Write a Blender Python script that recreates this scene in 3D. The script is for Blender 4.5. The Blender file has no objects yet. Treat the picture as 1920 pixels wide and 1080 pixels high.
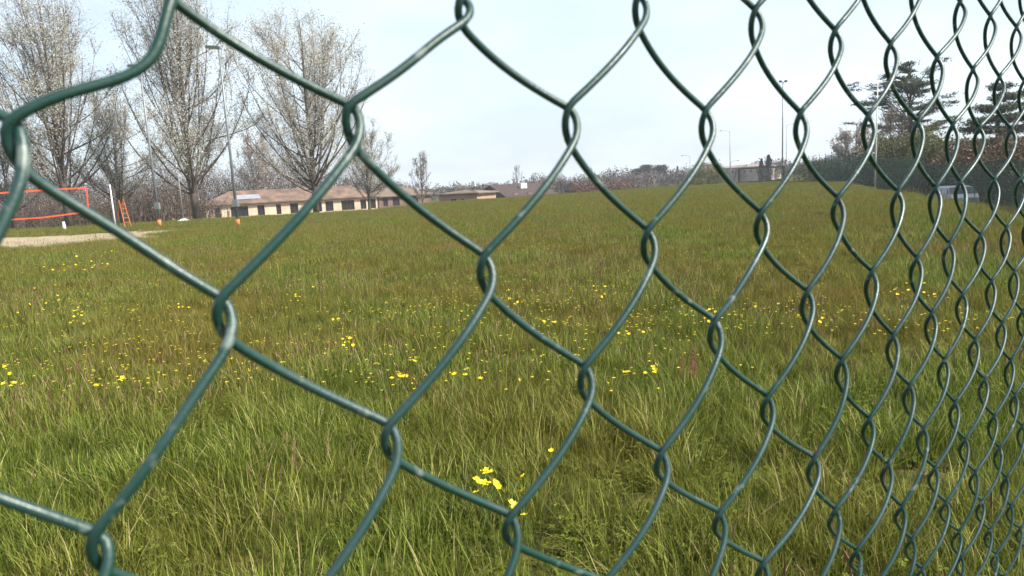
import bpy, math, random
import numpy as np
from mathutils import Vector, Matrix, noise
R = math.radians
scene = bpy.context.scene
col = scene.collection

# ------------------------------------------------------------------ camera
PITCH, ROLL, FPX, EYE = R(8.53), R(3.0), 1300.0, 1.5
dn = np.array([math.sin(ROLL)*math.cos(PITCH), math.cos(ROLL)*math.cos(PITCH), math.sin(PITCH)])
_z = -dn; _f = np.array([0, 0, 1.0]); _y = _f - (_f @ _z)*_z; _y /= np.linalg.norm(_y); _x = np.cross(_y, _z)
CM = np.stack([_x, _y, _z])                      # camera axes (right, down, forward) -> world
cam = bpy.data.cameras.new('camera'); camo = bpy.data.objects.new('camera', cam); col.objects.link(camo)
cam.sensor_width = 36; cam.lens = FPX/1920*36; cam.clip_start = 0.01; cam.clip_end = 6000
camo.matrix_world = Matrix([[CM[i, 0], -CM[i, 1], -CM[i, 2], (0, 0, EYE)[i]] for i in range(3)] + [[0, 0, 0, 1]])
cam.dof.use_dof = True; cam.dof.focus_distance = 1.6; cam.dof.aperture_fstop = 25
scene.camera = camo

# ------------------------------------------------------------------ light
SUN_AZ, SUN_EL = R(108), R(44)
w = bpy.data.worlds.new('World'); scene.world = w; w.use_nodes = True
nt = w.node_tree; nt.nodes.clear()
sky = nt.nodes.new('ShaderNodeTexSky'); sky.sky_type = 'NISHITA'; sky.sun_disc = False
sky.sun_elevation = SUN_EL; sky.sun_rotation = SUN_AZ; sky.air_density = 1.0; sky.dust_density = 3.0; sky.ozone_density = 1.6
bg = nt.nodes.new('ShaderNodeBackground'); out = nt.nodes.new('ShaderNodeOutputWorld')
bg.inputs['Strength'].default_value = 0.105
# thin high cloud: a pale veil with soft streaks, all round the sky
tc = nt.nodes.new('ShaderNodeTexCoord'); mp = nt.nodes.new('ShaderNodeMapping'); mp.inputs['Scale'].default_value = (1.0, 1.0, 2.6)
nz = nt.nodes.new('ShaderNodeTexNoise'); nz.inputs['Scale'].default_value = 2.1; nz.inputs['Detail'].default_value = 7; nz.inputs['Roughness'].default_value = .55
rp = nt.nodes.new('ShaderNodeMapRange'); rp.inputs['From Min'].default_value = .38; rp.inputs['From Max'].default_value = .68
rp.inputs['To Min'].default_value = .45; rp.inputs['To Max'].default_value = .8
mx = nt.nodes.new('ShaderNodeMix'); mx.data_type = 'RGBA'
mx.inputs['B'].default_value = (6.9, 8.0, 8.9, 1)
nt.links.new(tc.outputs['Generated'], mp.inputs['Vector']); nt.links.new(mp.outputs[0], nz.inputs['Vector'])
sp = nt.nodes.new('ShaderNodeSeparateXYZ'); nt.links.new(tc.outputs['Generated'], sp.inputs[0])
el = nt.nodes.new('ShaderNodeMapRange'); el.inputs['From Min'].default_value = .05; el.inputs['From Max'].default_value = .9; el.inputs['To Min'].default_value = 1.15; el.inputs['To Max'].default_value = .3
nt.links.new(sp.outputs['Z'], el.inputs['Value'])
ml = nt.nodes.new('ShaderNodeMath'); ml.operation = 'MULTIPLY'; ml.use_clamp = True; nt.links.new(rp.outputs[0], ml.inputs[0]); nt.links.new(el.outputs[0], ml.inputs[1])
nt.links.new(nz.outputs['Fac'], rp.inputs['Value']); nt.links.new(ml.outputs[0], mx.inputs['Factor'])
nt.links.new(sky.outputs[0], mx.inputs['A']); nt.links.new(mx.outputs['Result'], bg.inputs[0]); nt.links.new(bg.outputs[0], out.inputs[0])
sl = bpy.data.lights.new('sun', 'SUN'); sl.energy = 5.0; sl.angle = R(.55); sl.color = (1, .95, .86)
so = bpy.data.objects.new('sun', sl); col.objects.link(so)
sd = Vector((math.sin(SUN_AZ)*math.cos(SUN_EL), math.cos(SUN_AZ)*math.cos(SUN_EL), math.sin(SUN_EL)))
so.rotation_euler = sd.to_track_quat('Z', 'Y').to_euler(); so.location = (30, -10, 40)
scene.view_settings.view_transform = 'Standard'; scene.view_settings.look = 'None'
scene.view_settings.exposure = 0.72; scene.view_settings.gamma = 1; scene.view_settings.use_curve_mapping = False

# ------------------------------------------------------------------ helpers
rng = random.Random(7)
def at(px, py, D):                                  # a direction in the view and a distance -> a place in the world
    c = np.array([(px-960)/FPX*D, (py-540)/FPX*D, D]); p = CM @ c
    return Vector((p[0], p[1], p[2]+EYE))
def tag(o, label=None, cat=None, group=None, kind=None):
    if label: o['label'] = label
    if cat: o['category'] = cat
    if group: o['group'] = group
    if kind: o['kind'] = kind
    return o
def empty(name, loc, rz=0, label=None, cat=None, group=None):
    o = bpy.data.objects.new(name, None); col.objects.link(o); o.location = loc; o.rotation_euler = (0, 0, rz)
    o.empty_display_size = .2
    return tag(o, label, cat, group)
class MB:
    def __init__(s): s.v = []; s.f = []; s.mi = []; s.c = []; s.cur = 0
    def quad(s, pts, c=None):
        b = len(s.v); s.v += [tuple(p) for p in pts]; s.f.append(tuple(range(b, b+len(pts)))); s.mi.append(s.cur)
        s.c.append(c if c is not None else .5)
    def box(s, c, sz, rot=None):
        b = len(s.v); h = [q/2 for q in sz]
        for x in (-1, 1):
            for y in (-1, 1):
                for z in (-1, 1):
                    p = Vector((x*h[0], y*h[1], z*h[2]))
                    if rot: p.rotate(rot)
                    s.v.append((c[0]+p.x, c[1]+p.y, c[2]+p.z))
        for f in ((0, 1, 3, 2), (4, 6, 7, 5), (0, 4, 5, 1), (2, 3, 7, 6), (0, 2, 6, 4), (1, 5, 7, 3)):
            s.f.append(tuple(b+i for i in f)); s.mi.append(s.cur); s.c.append(.5)
    def tube(s, pts, rad, n=6, cap=True, c=.5):
        pts = [Vector(p) for p in pts]; m = len(pts)
        if not hasattr(rad, '__len__'): rad = [rad]*m
        b = len(s.v); up = None
        for i, p in enumerate(pts):
            t = (pts[min(i+1, m-1)]-pts[max(i-1, 0)])
            if t.length < 1e-9: t = Vector((0, 0, 1))
            t.normalize()
            if up is None: up = t.orthogonal().normalized()
            up = (up-t*up.dot(t))
            if up.length < 1e-6: up = t.orthogonal()
            up.normalize(); sdv = t.cross(up)
            for k in range(n):
                a = 2*math.pi*k/n; q = p+(up*math.cos(a)+sdv*math.sin(a))*rad[i]; s.v.append((q.x, q.y, q.z))
        for i in range(m-1):
            for k in range(n):
                k2 = (k+1) % n
                s.f.append((b+i*n+k, b+i*n+k2, b+(i+1)*n+k2, b+(i+1)*n+k)); s.mi.append(s.cur); s.c.append(c)
        if cap:
            s.f.append(tuple(b+k for k in reversed(range(n)))); s.mi.append(s.cur); s.c.append(c)
            s.f.append(tuple(b+(m-1)*n+k for k in range(n))); s.mi.append(s.cur); s.c.append(c)
    def mesh(s, name, mats, smooth=False, attr=False):
        me = bpy.data.meshes.new(name); me.from_pydata(s.v, [], s.f)
        for m in (mats if isinstance(mats, (list, tuple)) else [mats]): me.materials.append(m)
        me.polygons.foreach_set('material_index', s.mi)
        if smooth: me.polygons.foreach_set('use_smooth', [True]*len(s.f))
        if attr:
            a = me.attributes.new('tint', 'FLOAT', 'FACE'); a.data.foreach_set('value', s.c)
        me.update(); return me
    def build(s, name, mats, parent=None, smooth=False, attr=False, loc=None):
        o = bpy.data.objects.new(name, s.mesh(name, mats, smooth, attr)); col.objects.link(o)
        if parent: o.parent = parent
        if loc is not None: o.location = loc
        return o
def copy_tree(o, parent=None):
    c = o.copy(); col.objects.link(c)
    if parent: c.parent = parent
    for ch in list(o.children): copy_tree(ch, c)
    return c

def mat(name, c, rough=.8, c2=None, scale=3.0, detail=4, bump=0, spec=.3, metal=0, obj=True, lo=.35, hi=.65, bscale=None):
    m = bpy.data.materials.new(name); m.use_nodes = True; n = m.node_tree; b = n.nodes['Principled BSDF']
    b.inputs['Roughness'].default_value = rough; b.inputs['Specular IOR Level'].default_value = spec; b.inputs['Metallic'].default_value = metal
    b.inputs['Base Color'].default_value = (*c, 1)
    t = n.nodes.new('ShaderNodeTexCoord'); src = t.outputs['Object']
    if not obj:
        g = n.nodes.new('ShaderNodeNewGeometry'); src = g.outputs['Position']
    if c2:
        z = n.nodes.new('ShaderNodeTexNoise'); z.inputs['Scale'].default_value = scale; z.inputs['Detail'].default_value = detail
        n.links.new(src, z.inputs['Vector'])
        r = n.nodes.new('ShaderNodeMapRange'); r.inputs['From Min'].default_value = lo; r.inputs['From Max'].default_value = hi
        n.links.new(z.outputs['Fac'], r.inputs['Value'])
        k = n.nodes.new('ShaderNodeMix'); k.data_type = 'RGBA'; k.inputs['A'].default_value = (*c, 1); k.inputs['B'].default_value = (*c2, 1)
        n.links.new(r.outputs[0], k.inputs['Factor']); n.links.new(k.outputs['Result'], b.inputs['Base Color'])
    if bump:
        z2 = n.nodes.new('ShaderNodeTexNoise'); z2.inputs['Scale'].default_value = bscale or scale*6; z2.inputs['Detail'].default_value = 5
        n.links.new(src, z2.inputs['Vector'])
        bp = n.nodes.new('ShaderNodeBump'); bp.inputs['Strength'].default_value = bump; bp.inputs['Distance'].default_value = .01
        n.links.new(z2.outputs['Fac'], bp.inputs['Height']); n.links.new(bp.outputs[0], b.inputs['Normal'])
    return m
def ramp_mat(name, stops, trans=.0, rough=.7, world_noise=None, wn_scale=.35, wn_amt=.5, spec=.2, band=False):
    """leaf-like material: colour from the per-piece 'tint', shifted by slow world-space patches"""
    m = bpy.data.materials.new(name); m.use_nodes = True; n = m.node_tree; b = n.nodes['Principled BSDF']
    a = n.nodes.new('ShaderNodeAttribute'); a.attribute_name = 'tint'
    cr = n.nodes.new('ShaderNodeValToRGB'); e = cr.color_ramp.elements
    e[0].position = stops[0][0]; e[0].color = (*stops[0][1], 1); e[1].position = stops[-1][0]; e[1].color = (*stops[-1][1], 1)
    for p, c in stops[1:-1]:
        q = e.new(p); q.color = (*c, 1)
    n.links.new(a.outputs['Fac'], cr.inputs[0]); colr = cr.outputs[0]
    if world_noise:
        g = n.nodes.new('ShaderNodeNewGeometry'); z = n.nodes.new('ShaderNodeTexNoise'); z.inputs['Scale'].default_value = wn_scale; z.inputs['Detail'].default_value = 5
        mpg = n.nodes.new('ShaderNodeMapping'); mpg.inputs['Scale'].default_value = (1, 1, .15)
        n.links.new(g.outputs['Position'], mpg.inputs['Vector']); n.links.new(mpg.outputs[0], z.inputs['Vector'])
        r = n.nodes.new('ShaderNodeMapRange'); r.inputs['From Min'].default_value = .4; r.inputs['From Max'].default_value = .64; r.inputs['To Max'].default_value = wn_amt
        n.links.new(z.outputs['Fac'], r.inputs['Value'])
        k = n.nodes.new('ShaderNodeMix'); k.data_type = 'RGBA'; k.inputs['B'].default_value = (*world_noise, 1)
        f_ = r.outputs[0]
        if band:      # the dry stemmy belt that begins some metres into the field
            s3 = n.nodes.new('ShaderNodeSeparateXYZ'); n.links.new(g.outputs['Position'], s3.inputs[0])
            m3 = n.nodes.new('ShaderNodeMapRange'); m3.inputs['From Min'].default_value = 3.0; m3.inputs['From Max'].default_value = 7.5; m3.inputs['To Min'].default_value = .5; m3.inputs['To Max'].default_value = 1
            n.links.new(s3.outputs['Y'], m3.inputs['Value']); mm = n.nodes.new('ShaderNodeMath'); mm.operation = 'MULTIPLY'; n.links.new(f_, mm.inputs[0]); n.links.new(m3.outputs[0], mm.inputs[1]); f_ = mm.outputs[0]
        n.links.new(f_, k.inputs['Factor']); n.links.new(colr, k.inputs['A']); colr = k.outputs['Result']
    b.inputs['Roughness'].default_value = rough; b.inputs['Specular IOR Level'].default_value = spec
    n.links.new(colr, b.inputs['Base Color'])
    if trans:
        t = n.nodes.new('ShaderNodeBsdfTranslucent'); n.links.new(colr, t.inputs['Color'])
        ms = n.nodes.new('ShaderNodeMixShader'); ms.inputs[0].default_value = trans
        n.links.new(b.outputs[0], ms.inputs[1]); n.links.new(t.outputs[0], ms.inputs[2])
        n.links.new(ms.outputs[0], n.nodes['Material Output'].inputs['Surface'])
    return m

# ------------------------------------------------------------------ terrain
def lerp_tab(x, T):
    if x <= T[0][0]: return T[0][1]
    for (a, b), (c, d) in zip(T, T[1:]):
        if x <= c: return b+(d-b)*(x-a)/(c-a)
    return T[-1][1]
def _ang(px): return math.degrees(math.atan2((px-960)/FPX, 1))
CREST = [(_ang(-300), 66), (_ang(100), 66), (_ang(440), 57), (_ang(700), 54), (_ang(900), 74), (_ang(1100), 84), (_ang(1400), 97), (_ang(1500), 96), (_ang(1580), 80), (_ang(1650), 48), (_ang(1760), 32), (_ang(1790), 29), (_ang(1850), 26), (_ang(1900), 21), (_ang(2100), 15)]
DEEP = [(_ang(0), -1.8), (_ang(700), -1.9), (_ang(1000), -2.4), (_ang(1440), -1.5), (_ang(1510), -.3), (_ang(1650), -.7), (_ang(1760), -1.45), (_ang(1900), -1.5), (_ang(2100), -1.6)]
def gh(x, y):
    r = math.hypot(x, y); a = math.degrees(math.atan2(x, y))
    if y < 0 and abs(a) > 100: return 0.0
    c = lerp_tab(a, CREST); d = lerp_tab(a, DEEP)
    t = min(1, max(0, (r-c)/(45 if a < 20 else 12))); t = t*t*(3-2*t)
    z = d*t
    if r > 300: z += min(1, (r-300)/900)*2.2
    und = (noise.noise(Vector((x*.06, y*.06, 1.3)))*.12+noise.noise(Vector((x*.35, y*.35, 4.3)))*.03)*min(1, max(0, (r-6)/30))
    return z+und
grass_ground = bpy.data.materials.new('turf'); grass_ground.use_nodes = True
n = grass_ground.node_tree; b = n.nodes['Principled BSDF']; b.inputs['Roughness'].default_value = .95; b.inputs['Specular IOR Level'].default_value = .05
g = n.nodes.new('ShaderNodeNewGeometry')
def nz_(scale, detail=5, vec=None):
    z = n.nodes.new('ShaderNodeTexNoise'); z.inputs['Scale'].default_value = scale; z.inputs['Detail'].default_value = detail
    n.links.new(vec or g.outputs['Position'], z.inputs['Vector']); return z.outputs['Fac']
def mr_(v, a, b_, c=0, d=1):
    r = n.nodes.new('ShaderNodeMapRange'); r.inputs['From Min'].default_value = a; r.inputs['From Max'].default_value = b_
    r.inputs['To Min'].default_value = c; r.inputs['To Max'].default_value = d; n.links.new(v, r.inputs['Value']); return r.outputs[0]
def mix_(f, A, B):
    k = n.nodes.new('ShaderNodeMix'); k.data_type = 'RGBA'; n.links.new(f, k.inputs['Factor'])
    for nm, q in (('A', A), ('B', B)):
        if isinstance(q, tuple): k.inputs[nm].default_value = (*q, 1)
        else: n.links.new(q, k.inputs[nm])
    return k.outputs['Result']
c0 = mix_(mr_(nz_(.12), .4, .62), (.085, .115, .016), (.13, .135, .026))
c1 = mix_(mr_(nz_(.9), .42, .62), c0, (.13, .10, .03))
c2 = mix_(mr_(nz_(9, 6), .35, .6), c1, (.035, .04, .01))
n.links.new(c2, b.inputs['Base Color'])
bp = n.nodes.new('ShaderNodeBump'); bp.inputs['Strength'].default_value = .9; bp.inputs['Distance'].default_value = .12
n.links.new(nz_(5, 8), bp.inputs['Height']); n.links.new(bp.outputs[0], b.inputs['Normal'])

mb = MB(); NA = 240; rad = [0.0]; r_ = .8
while r_ < 1500: rad.append(r_); r_ *= 1.055 if r_ < 150 else 1.2
for i, r_ in enumerate(rad):
    for k in range(NA):
        a = 2*math.pi*k/NA; x, y = r_*math.sin(a), r_*math.cos(a); mb.v.append((x, y, gh(x, y)))
for i in range(len(rad)-1):
    for k in range(NA):
        k2 = (k+1) % NA; mb.f.append((i*NA+k, (i+1)*NA+k, (i+1)*NA+k2, i*NA+k2)[::-1]); mb.mi.append(0); mb.c.append(.5)
tag(mb.build('field', grass_ground, smooth=True), kind='structure')

# sandy playing court at the left
sand_m = mat('sand', (.36, .29, .19), .95, (.27, .22, .13), 1.2, bump=.5, obj=False)
def sand_in(x, y):
    e = 1.3*noise.noise(Vector((x*.35, y*.35, 9)))+.8*noise.noise(Vector((x*1.1, y*1.1, 2)))
    lim = -16.5+2.2*e
    return x < lim and 26.5+1.4*e+(x+16)*-.05 < y < 36.5+1.2*e
mb = MB(); st = .5
gx = int(45/st); gy = int(16/st)
for i in range(gx):
    for j in range(gy):
        x = -60+i*st; y = 23+j*st
        if sand_in(x+st/2, y+st/2):
            mb.quad([(x, y, gh(x, y)+.012), (x+st, y, gh(x+st, y)+.012), (x+st, y+st, gh(x+st, y+st)+.012), (x, y+st, gh(x, y+st)+.012)])
tag(mb.build('sand_court', sand_m), kind='structure')

# ------------------------------------------------------------------ grass and weeds
blade_m = ramp_mat('grass_blade', [(0, (.034, .056, .006)), (.35, (.098, .14, .015)), (.7, (.20, .25, .036)), (.93, (.35, .375, .09)), (1, (.44, .36, .18))],
                   trans=.3, rough=.65, world_noise=(.21, .145, .035), wn_scale=.4, wn_amt=.72, band=True, spec=.12)
seed_m = ramp_mat('seed_head', [(0, (.10, .05, .028)), (.5, (.17, .10, .055)), (1, (.26, .20, .10))], trans=.15, rough=.8)
def blade(mb, x, y, h, wd, lean, az, tint, segs=3, bend=1.0):
    dx, dy = math.cos(az), math.sin(az); sx, sy = -dy*wd/2, dx*wd/2; tw = rng.uniform(-.8, .8)
    cx, cy = math.cos(tw), math.sin(tw); sx, sy = sx*cx-sy*cy, sx*cy+sy*cx
    prev = None
    for i in range(segs+1):
        t = i/segs; o = lean*(t**(1+bend)); z = h*(t-.22*lean/h*t*t*bend)
        px, py = x+dx*o, y+dy*o; k = (1-t**2.2)*1.0+.04
        cur = [(px-sx*k, py-sy*k, z), (px+sx*k, py+sy*k, z)]
        if prev: mb.quad([prev[0], prev[1], cur[1], cur[0]], tint)
        prev = cur
def clump_mesh(name, nb, rad, hm, wm, kind):
    mb = MB()
    for i in range(nb):
        a = rng.uniform(0, 6.283); r0 = rad*math.sqrt(rng.random()); x, y = r0*math.cos(a), r0*math.sin(a)
        tint = min(.95, max(0, rng.gauss(.45, .28)))
        if rng.random() < .05: tint = 1
        h = hm*rng.uniform(.45, 1.15)
        if kind == 'fine': blade(mb, x, y, h, wm*rng.uniform(.5, 1.1), h*rng.uniform(.1, .65), rng.uniform(0, 6.28), tint)
        else: blade(mb, x, y, h, wm*rng.uniform(.8, 1.6), h*rng.uniform(.12, .8), a+rng.gauss(0, .9), tint, 4)
    if kind == 'leafy':
        for i in range(16):
            a = rng.uniform(0, 6.28); r0 = rad*rng.random()
            blade(mb, r0*math.cos(a), r0*math.sin(a), .07, .028, .11, rng.uniform(0, 6.28), rng.uniform(.1, .6), 4)
    return mb.mesh(name, blade_m, attr=True)
def stalk_mesh(name, ns, rad, hm):
    mb = MB()
    for i in range(ns):
        a = rng.uniform(0, 6.283); r0 = rad*math.sqrt(rng.random()); x, y = r0*math.cos(a), r0*math.sin(a)
        h = hm*rng.uniform(.6, 1.15); lx, ly = rng.gauss(0, .05), rng.gauss(0, .05)
        mb.cur = 0; mb.tube([(x, y, 0), (x+lx*.4, y+ly*.4, h*.6), (x+lx, y+ly, h)], .0011, 3, False, rng.uniform(.6, 1))
        mb.cur = 1; L = rng.uniform(.02, .07); t = rng.random(); rr = rng.uniform(.0025, .0055)
        mb.tube([(x+lx, y+ly, h-.01), (x+lx*1.05, y+ly*1.05, h+L*.5), (x+lx*1.2, y+ly*1.2, h+L)], [rr*.6, rr, rr*.3], 4, False, t)
    return mb.mesh(name, [blade_m, seed_m], attr=True)
def tcol(name, meshes):
    c = bpy.data.collections.new(name)
    for m in meshes:
        o = bpy.data.objects.new(m.name, m); c.objects.link(o)
    return c
def weed_mesh(name):
    mb = MB()
    for i in range(26):
        a = rng.uniform(0, 6.28); r0 = .16*rng.random()**.5; x, y = r0*math.cos(a), r0*math.sin(a); h = rng.uniform(.04, .12); t = rng.uniform(.1, .75)
        for k in range(3):
            b_ = a+k*2.1; s_ = rng.uniform(.007, .014); c, q = math.cos(b_), math.sin(b_)
            mb.quad([(x, y, h), (x+s_*(c-q*.6), y+s_*(q+c*.6), h+.3*s_), (x+s_*1.6*c, y+s_*1.6*q, h+rng.uniform(-.3, .6)*s_), (x+s_*(c+q*.6), y+s_*(q-c*.6), h+.3*s_)], t)
    for i in range(22): blade(mb, rng.gauss(0, .08), rng.gauss(0, .08), rng.uniform(.05, .1), .012, rng.uniform(.05, .14), rng.uniform(0, 6.28), rng.uniform(.1, .7), 4)
    for i in range(16): blade(mb, rng.gauss(0, .1), rng.gauss(0, .1), rng.uniform(.02, .07), .003, rng.uniform(.08, .2), rng.uniform(0, 6.28), 1, 3)
    return mb.mesh(name, blade_m, attr=True)
C_near = tcol('near_clumps', [clump_mesh('clump', 200, .2, .15, .0024, 'fine') for _ in range(4)]+[clump_mesh('clump', 120, .17, .22, .0038, 'broad') for _ in range(3)]+[clump_mesh('clump', 90, .2, .13, .004, 'leafy') for _ in range(1)]+[weed_mesh('weeds') for _ in range(1)])
C_far = tcol('far_clumps', [clump_mesh('clump', 130, .34, .135, .006, 'fine') for _ in range(4)])
C_stalk = tcol('stalk_clumps', [stalk_mesh('stalks', 14, .3, .3) for _ in range(5)])
def scatter(name, coll, densf, scale, a0, a1, r0, r1, seed, label, cat, nr=60):
    mb = MB(); na = 70; dens = []
    rs = [r0*(r1/r0)**(i/nr) for i in range(nr+1)]
    for r in rs:
        for k in range(na+1):
            a = R(a0+(a1-a0)*k/na); x, y = r*math.sin(a), r*math.cos(a); mb.v.append((x, y, gh(x, y))); dens.append(0 if sand_in(x, y) else densf(x, y, r))
    for i in range(nr):
        for k in range(na):
            q = i*(na+1)+k; mb.f.append((q, q+1, q+na+2, q+na+1)); mb.mi.append(0); mb.c.append(.5)
    o = mb.build(name, blade_m); at_ = o.data.attributes.new('dens', 'FLOAT', 'POINT'); at_.data.foreach_set('value', dens)
    ng = bpy.data.node_groups.new(name+'_scatter', 'GeometryNodeTree')
    ng.interface.new_socket('Geometry', in_out='INPUT', socket_type='NodeSocketGeometry'); ng.interface.new_socket('Geometry', in_out='OUTPUT', socket_type='NodeSocketGeometry')
    N_ = ng.nodes.new; L = ng.links.new
    gi = N_('NodeGroupInput'); go = N_('NodeGroupOutput'); dp = N_('GeometryNodeDistributePointsOnFaces'); dp.inputs['Seed'].default_value = seed
    na_ = N_('GeometryNodeInputNamedAttribute'); na_.data_type = 'FLOAT'; na_.inputs['Name'].default_value = 'dens'
    L(gi.outputs[0], dp.inputs['Mesh']); L(na_.outputs['Attribute'], dp.inputs['Density'])
    ci = N_('GeometryNodeCollectionInfo'); ci.inputs['Collection'].default_value = coll; ci.inputs['Separate Children'].default_value = True; ci.inputs['Reset Children'].default_value = True
    ip = N_('GeometryNodeInstanceOnPoints'); ip.inputs['Pick Instance'].default_value = True
    rv = N_('FunctionNodeRandomValue'); rv.data_type = 'FLOAT_VECTOR'; rv.inputs['Min'].default_value = (-.12, -.12, 0); rv.inputs['Max'].default_value = (.12, .12, 6.283)
    rs_ = N_('FunctionNodeRandomValue'); rs_.data_type = 'FLOAT'; rs_.inputs[2].default_value = scale[0]; rs_.inputs[3].default_value = scale[1]
    L(dp.outputs['Points'], ip.inputs['Points']); L(ci.outputs[0], ip.inputs['Instance']); L(rv.outputs[0], ip.inputs['Rotation']); L(rs_.outputs[1], ip.inputs['Scale'])
    L(ip.outputs[0], go.inputs[0])
    md = o.modifiers.new('scatter', 'NODES'); md.node_group = ng
    return tag(o, label, cat, kind='stuff')
def patch(x, y, s, o=0.): return noise.noise(Vector((x*s, y*s, o)))
scatter('meadow_grass', C_near, lambda x, y, r: (52 if r < 5 else 52*(5/r)**.95)*max(.75, 1+1.1*patch(x, y, .9)), (.58, 1.12), -62, 62, .5, 16, 3, 'long green and straw coloured grass growing just beyond the wire fence', 'grass')
scatter('far_meadow_grass', C_far, lambda x, y, r: (9 if r < 22 else 9*(22/r)**1.1)*max(.4, 1+.8*patch(x, y, .4))*(.35 if (y > 37 and x < -8) else 1), (.75, 1.2), -48, 48, 15.5, 105, 4, 'olive green meadow grass running out to the far edge of the field', 'grass')
scatter('seed_stalks', C_stalk, lambda x, y, r: max(0, 2.4+8*patch(x, y, .35, 5.)+3*patch(x, y, 1.3, 8.))*(.3 if r < 4.5 else 1)*(1 if r < 14 else (14/r)**1.2)*(0.1 if (y > 37 and x < -8) else 1), (.75, 1.3), -55, 55, 1.6, 60, 5, 'thin brown seed stalks standing up through the meadow grass', 'seed stalks')

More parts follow.
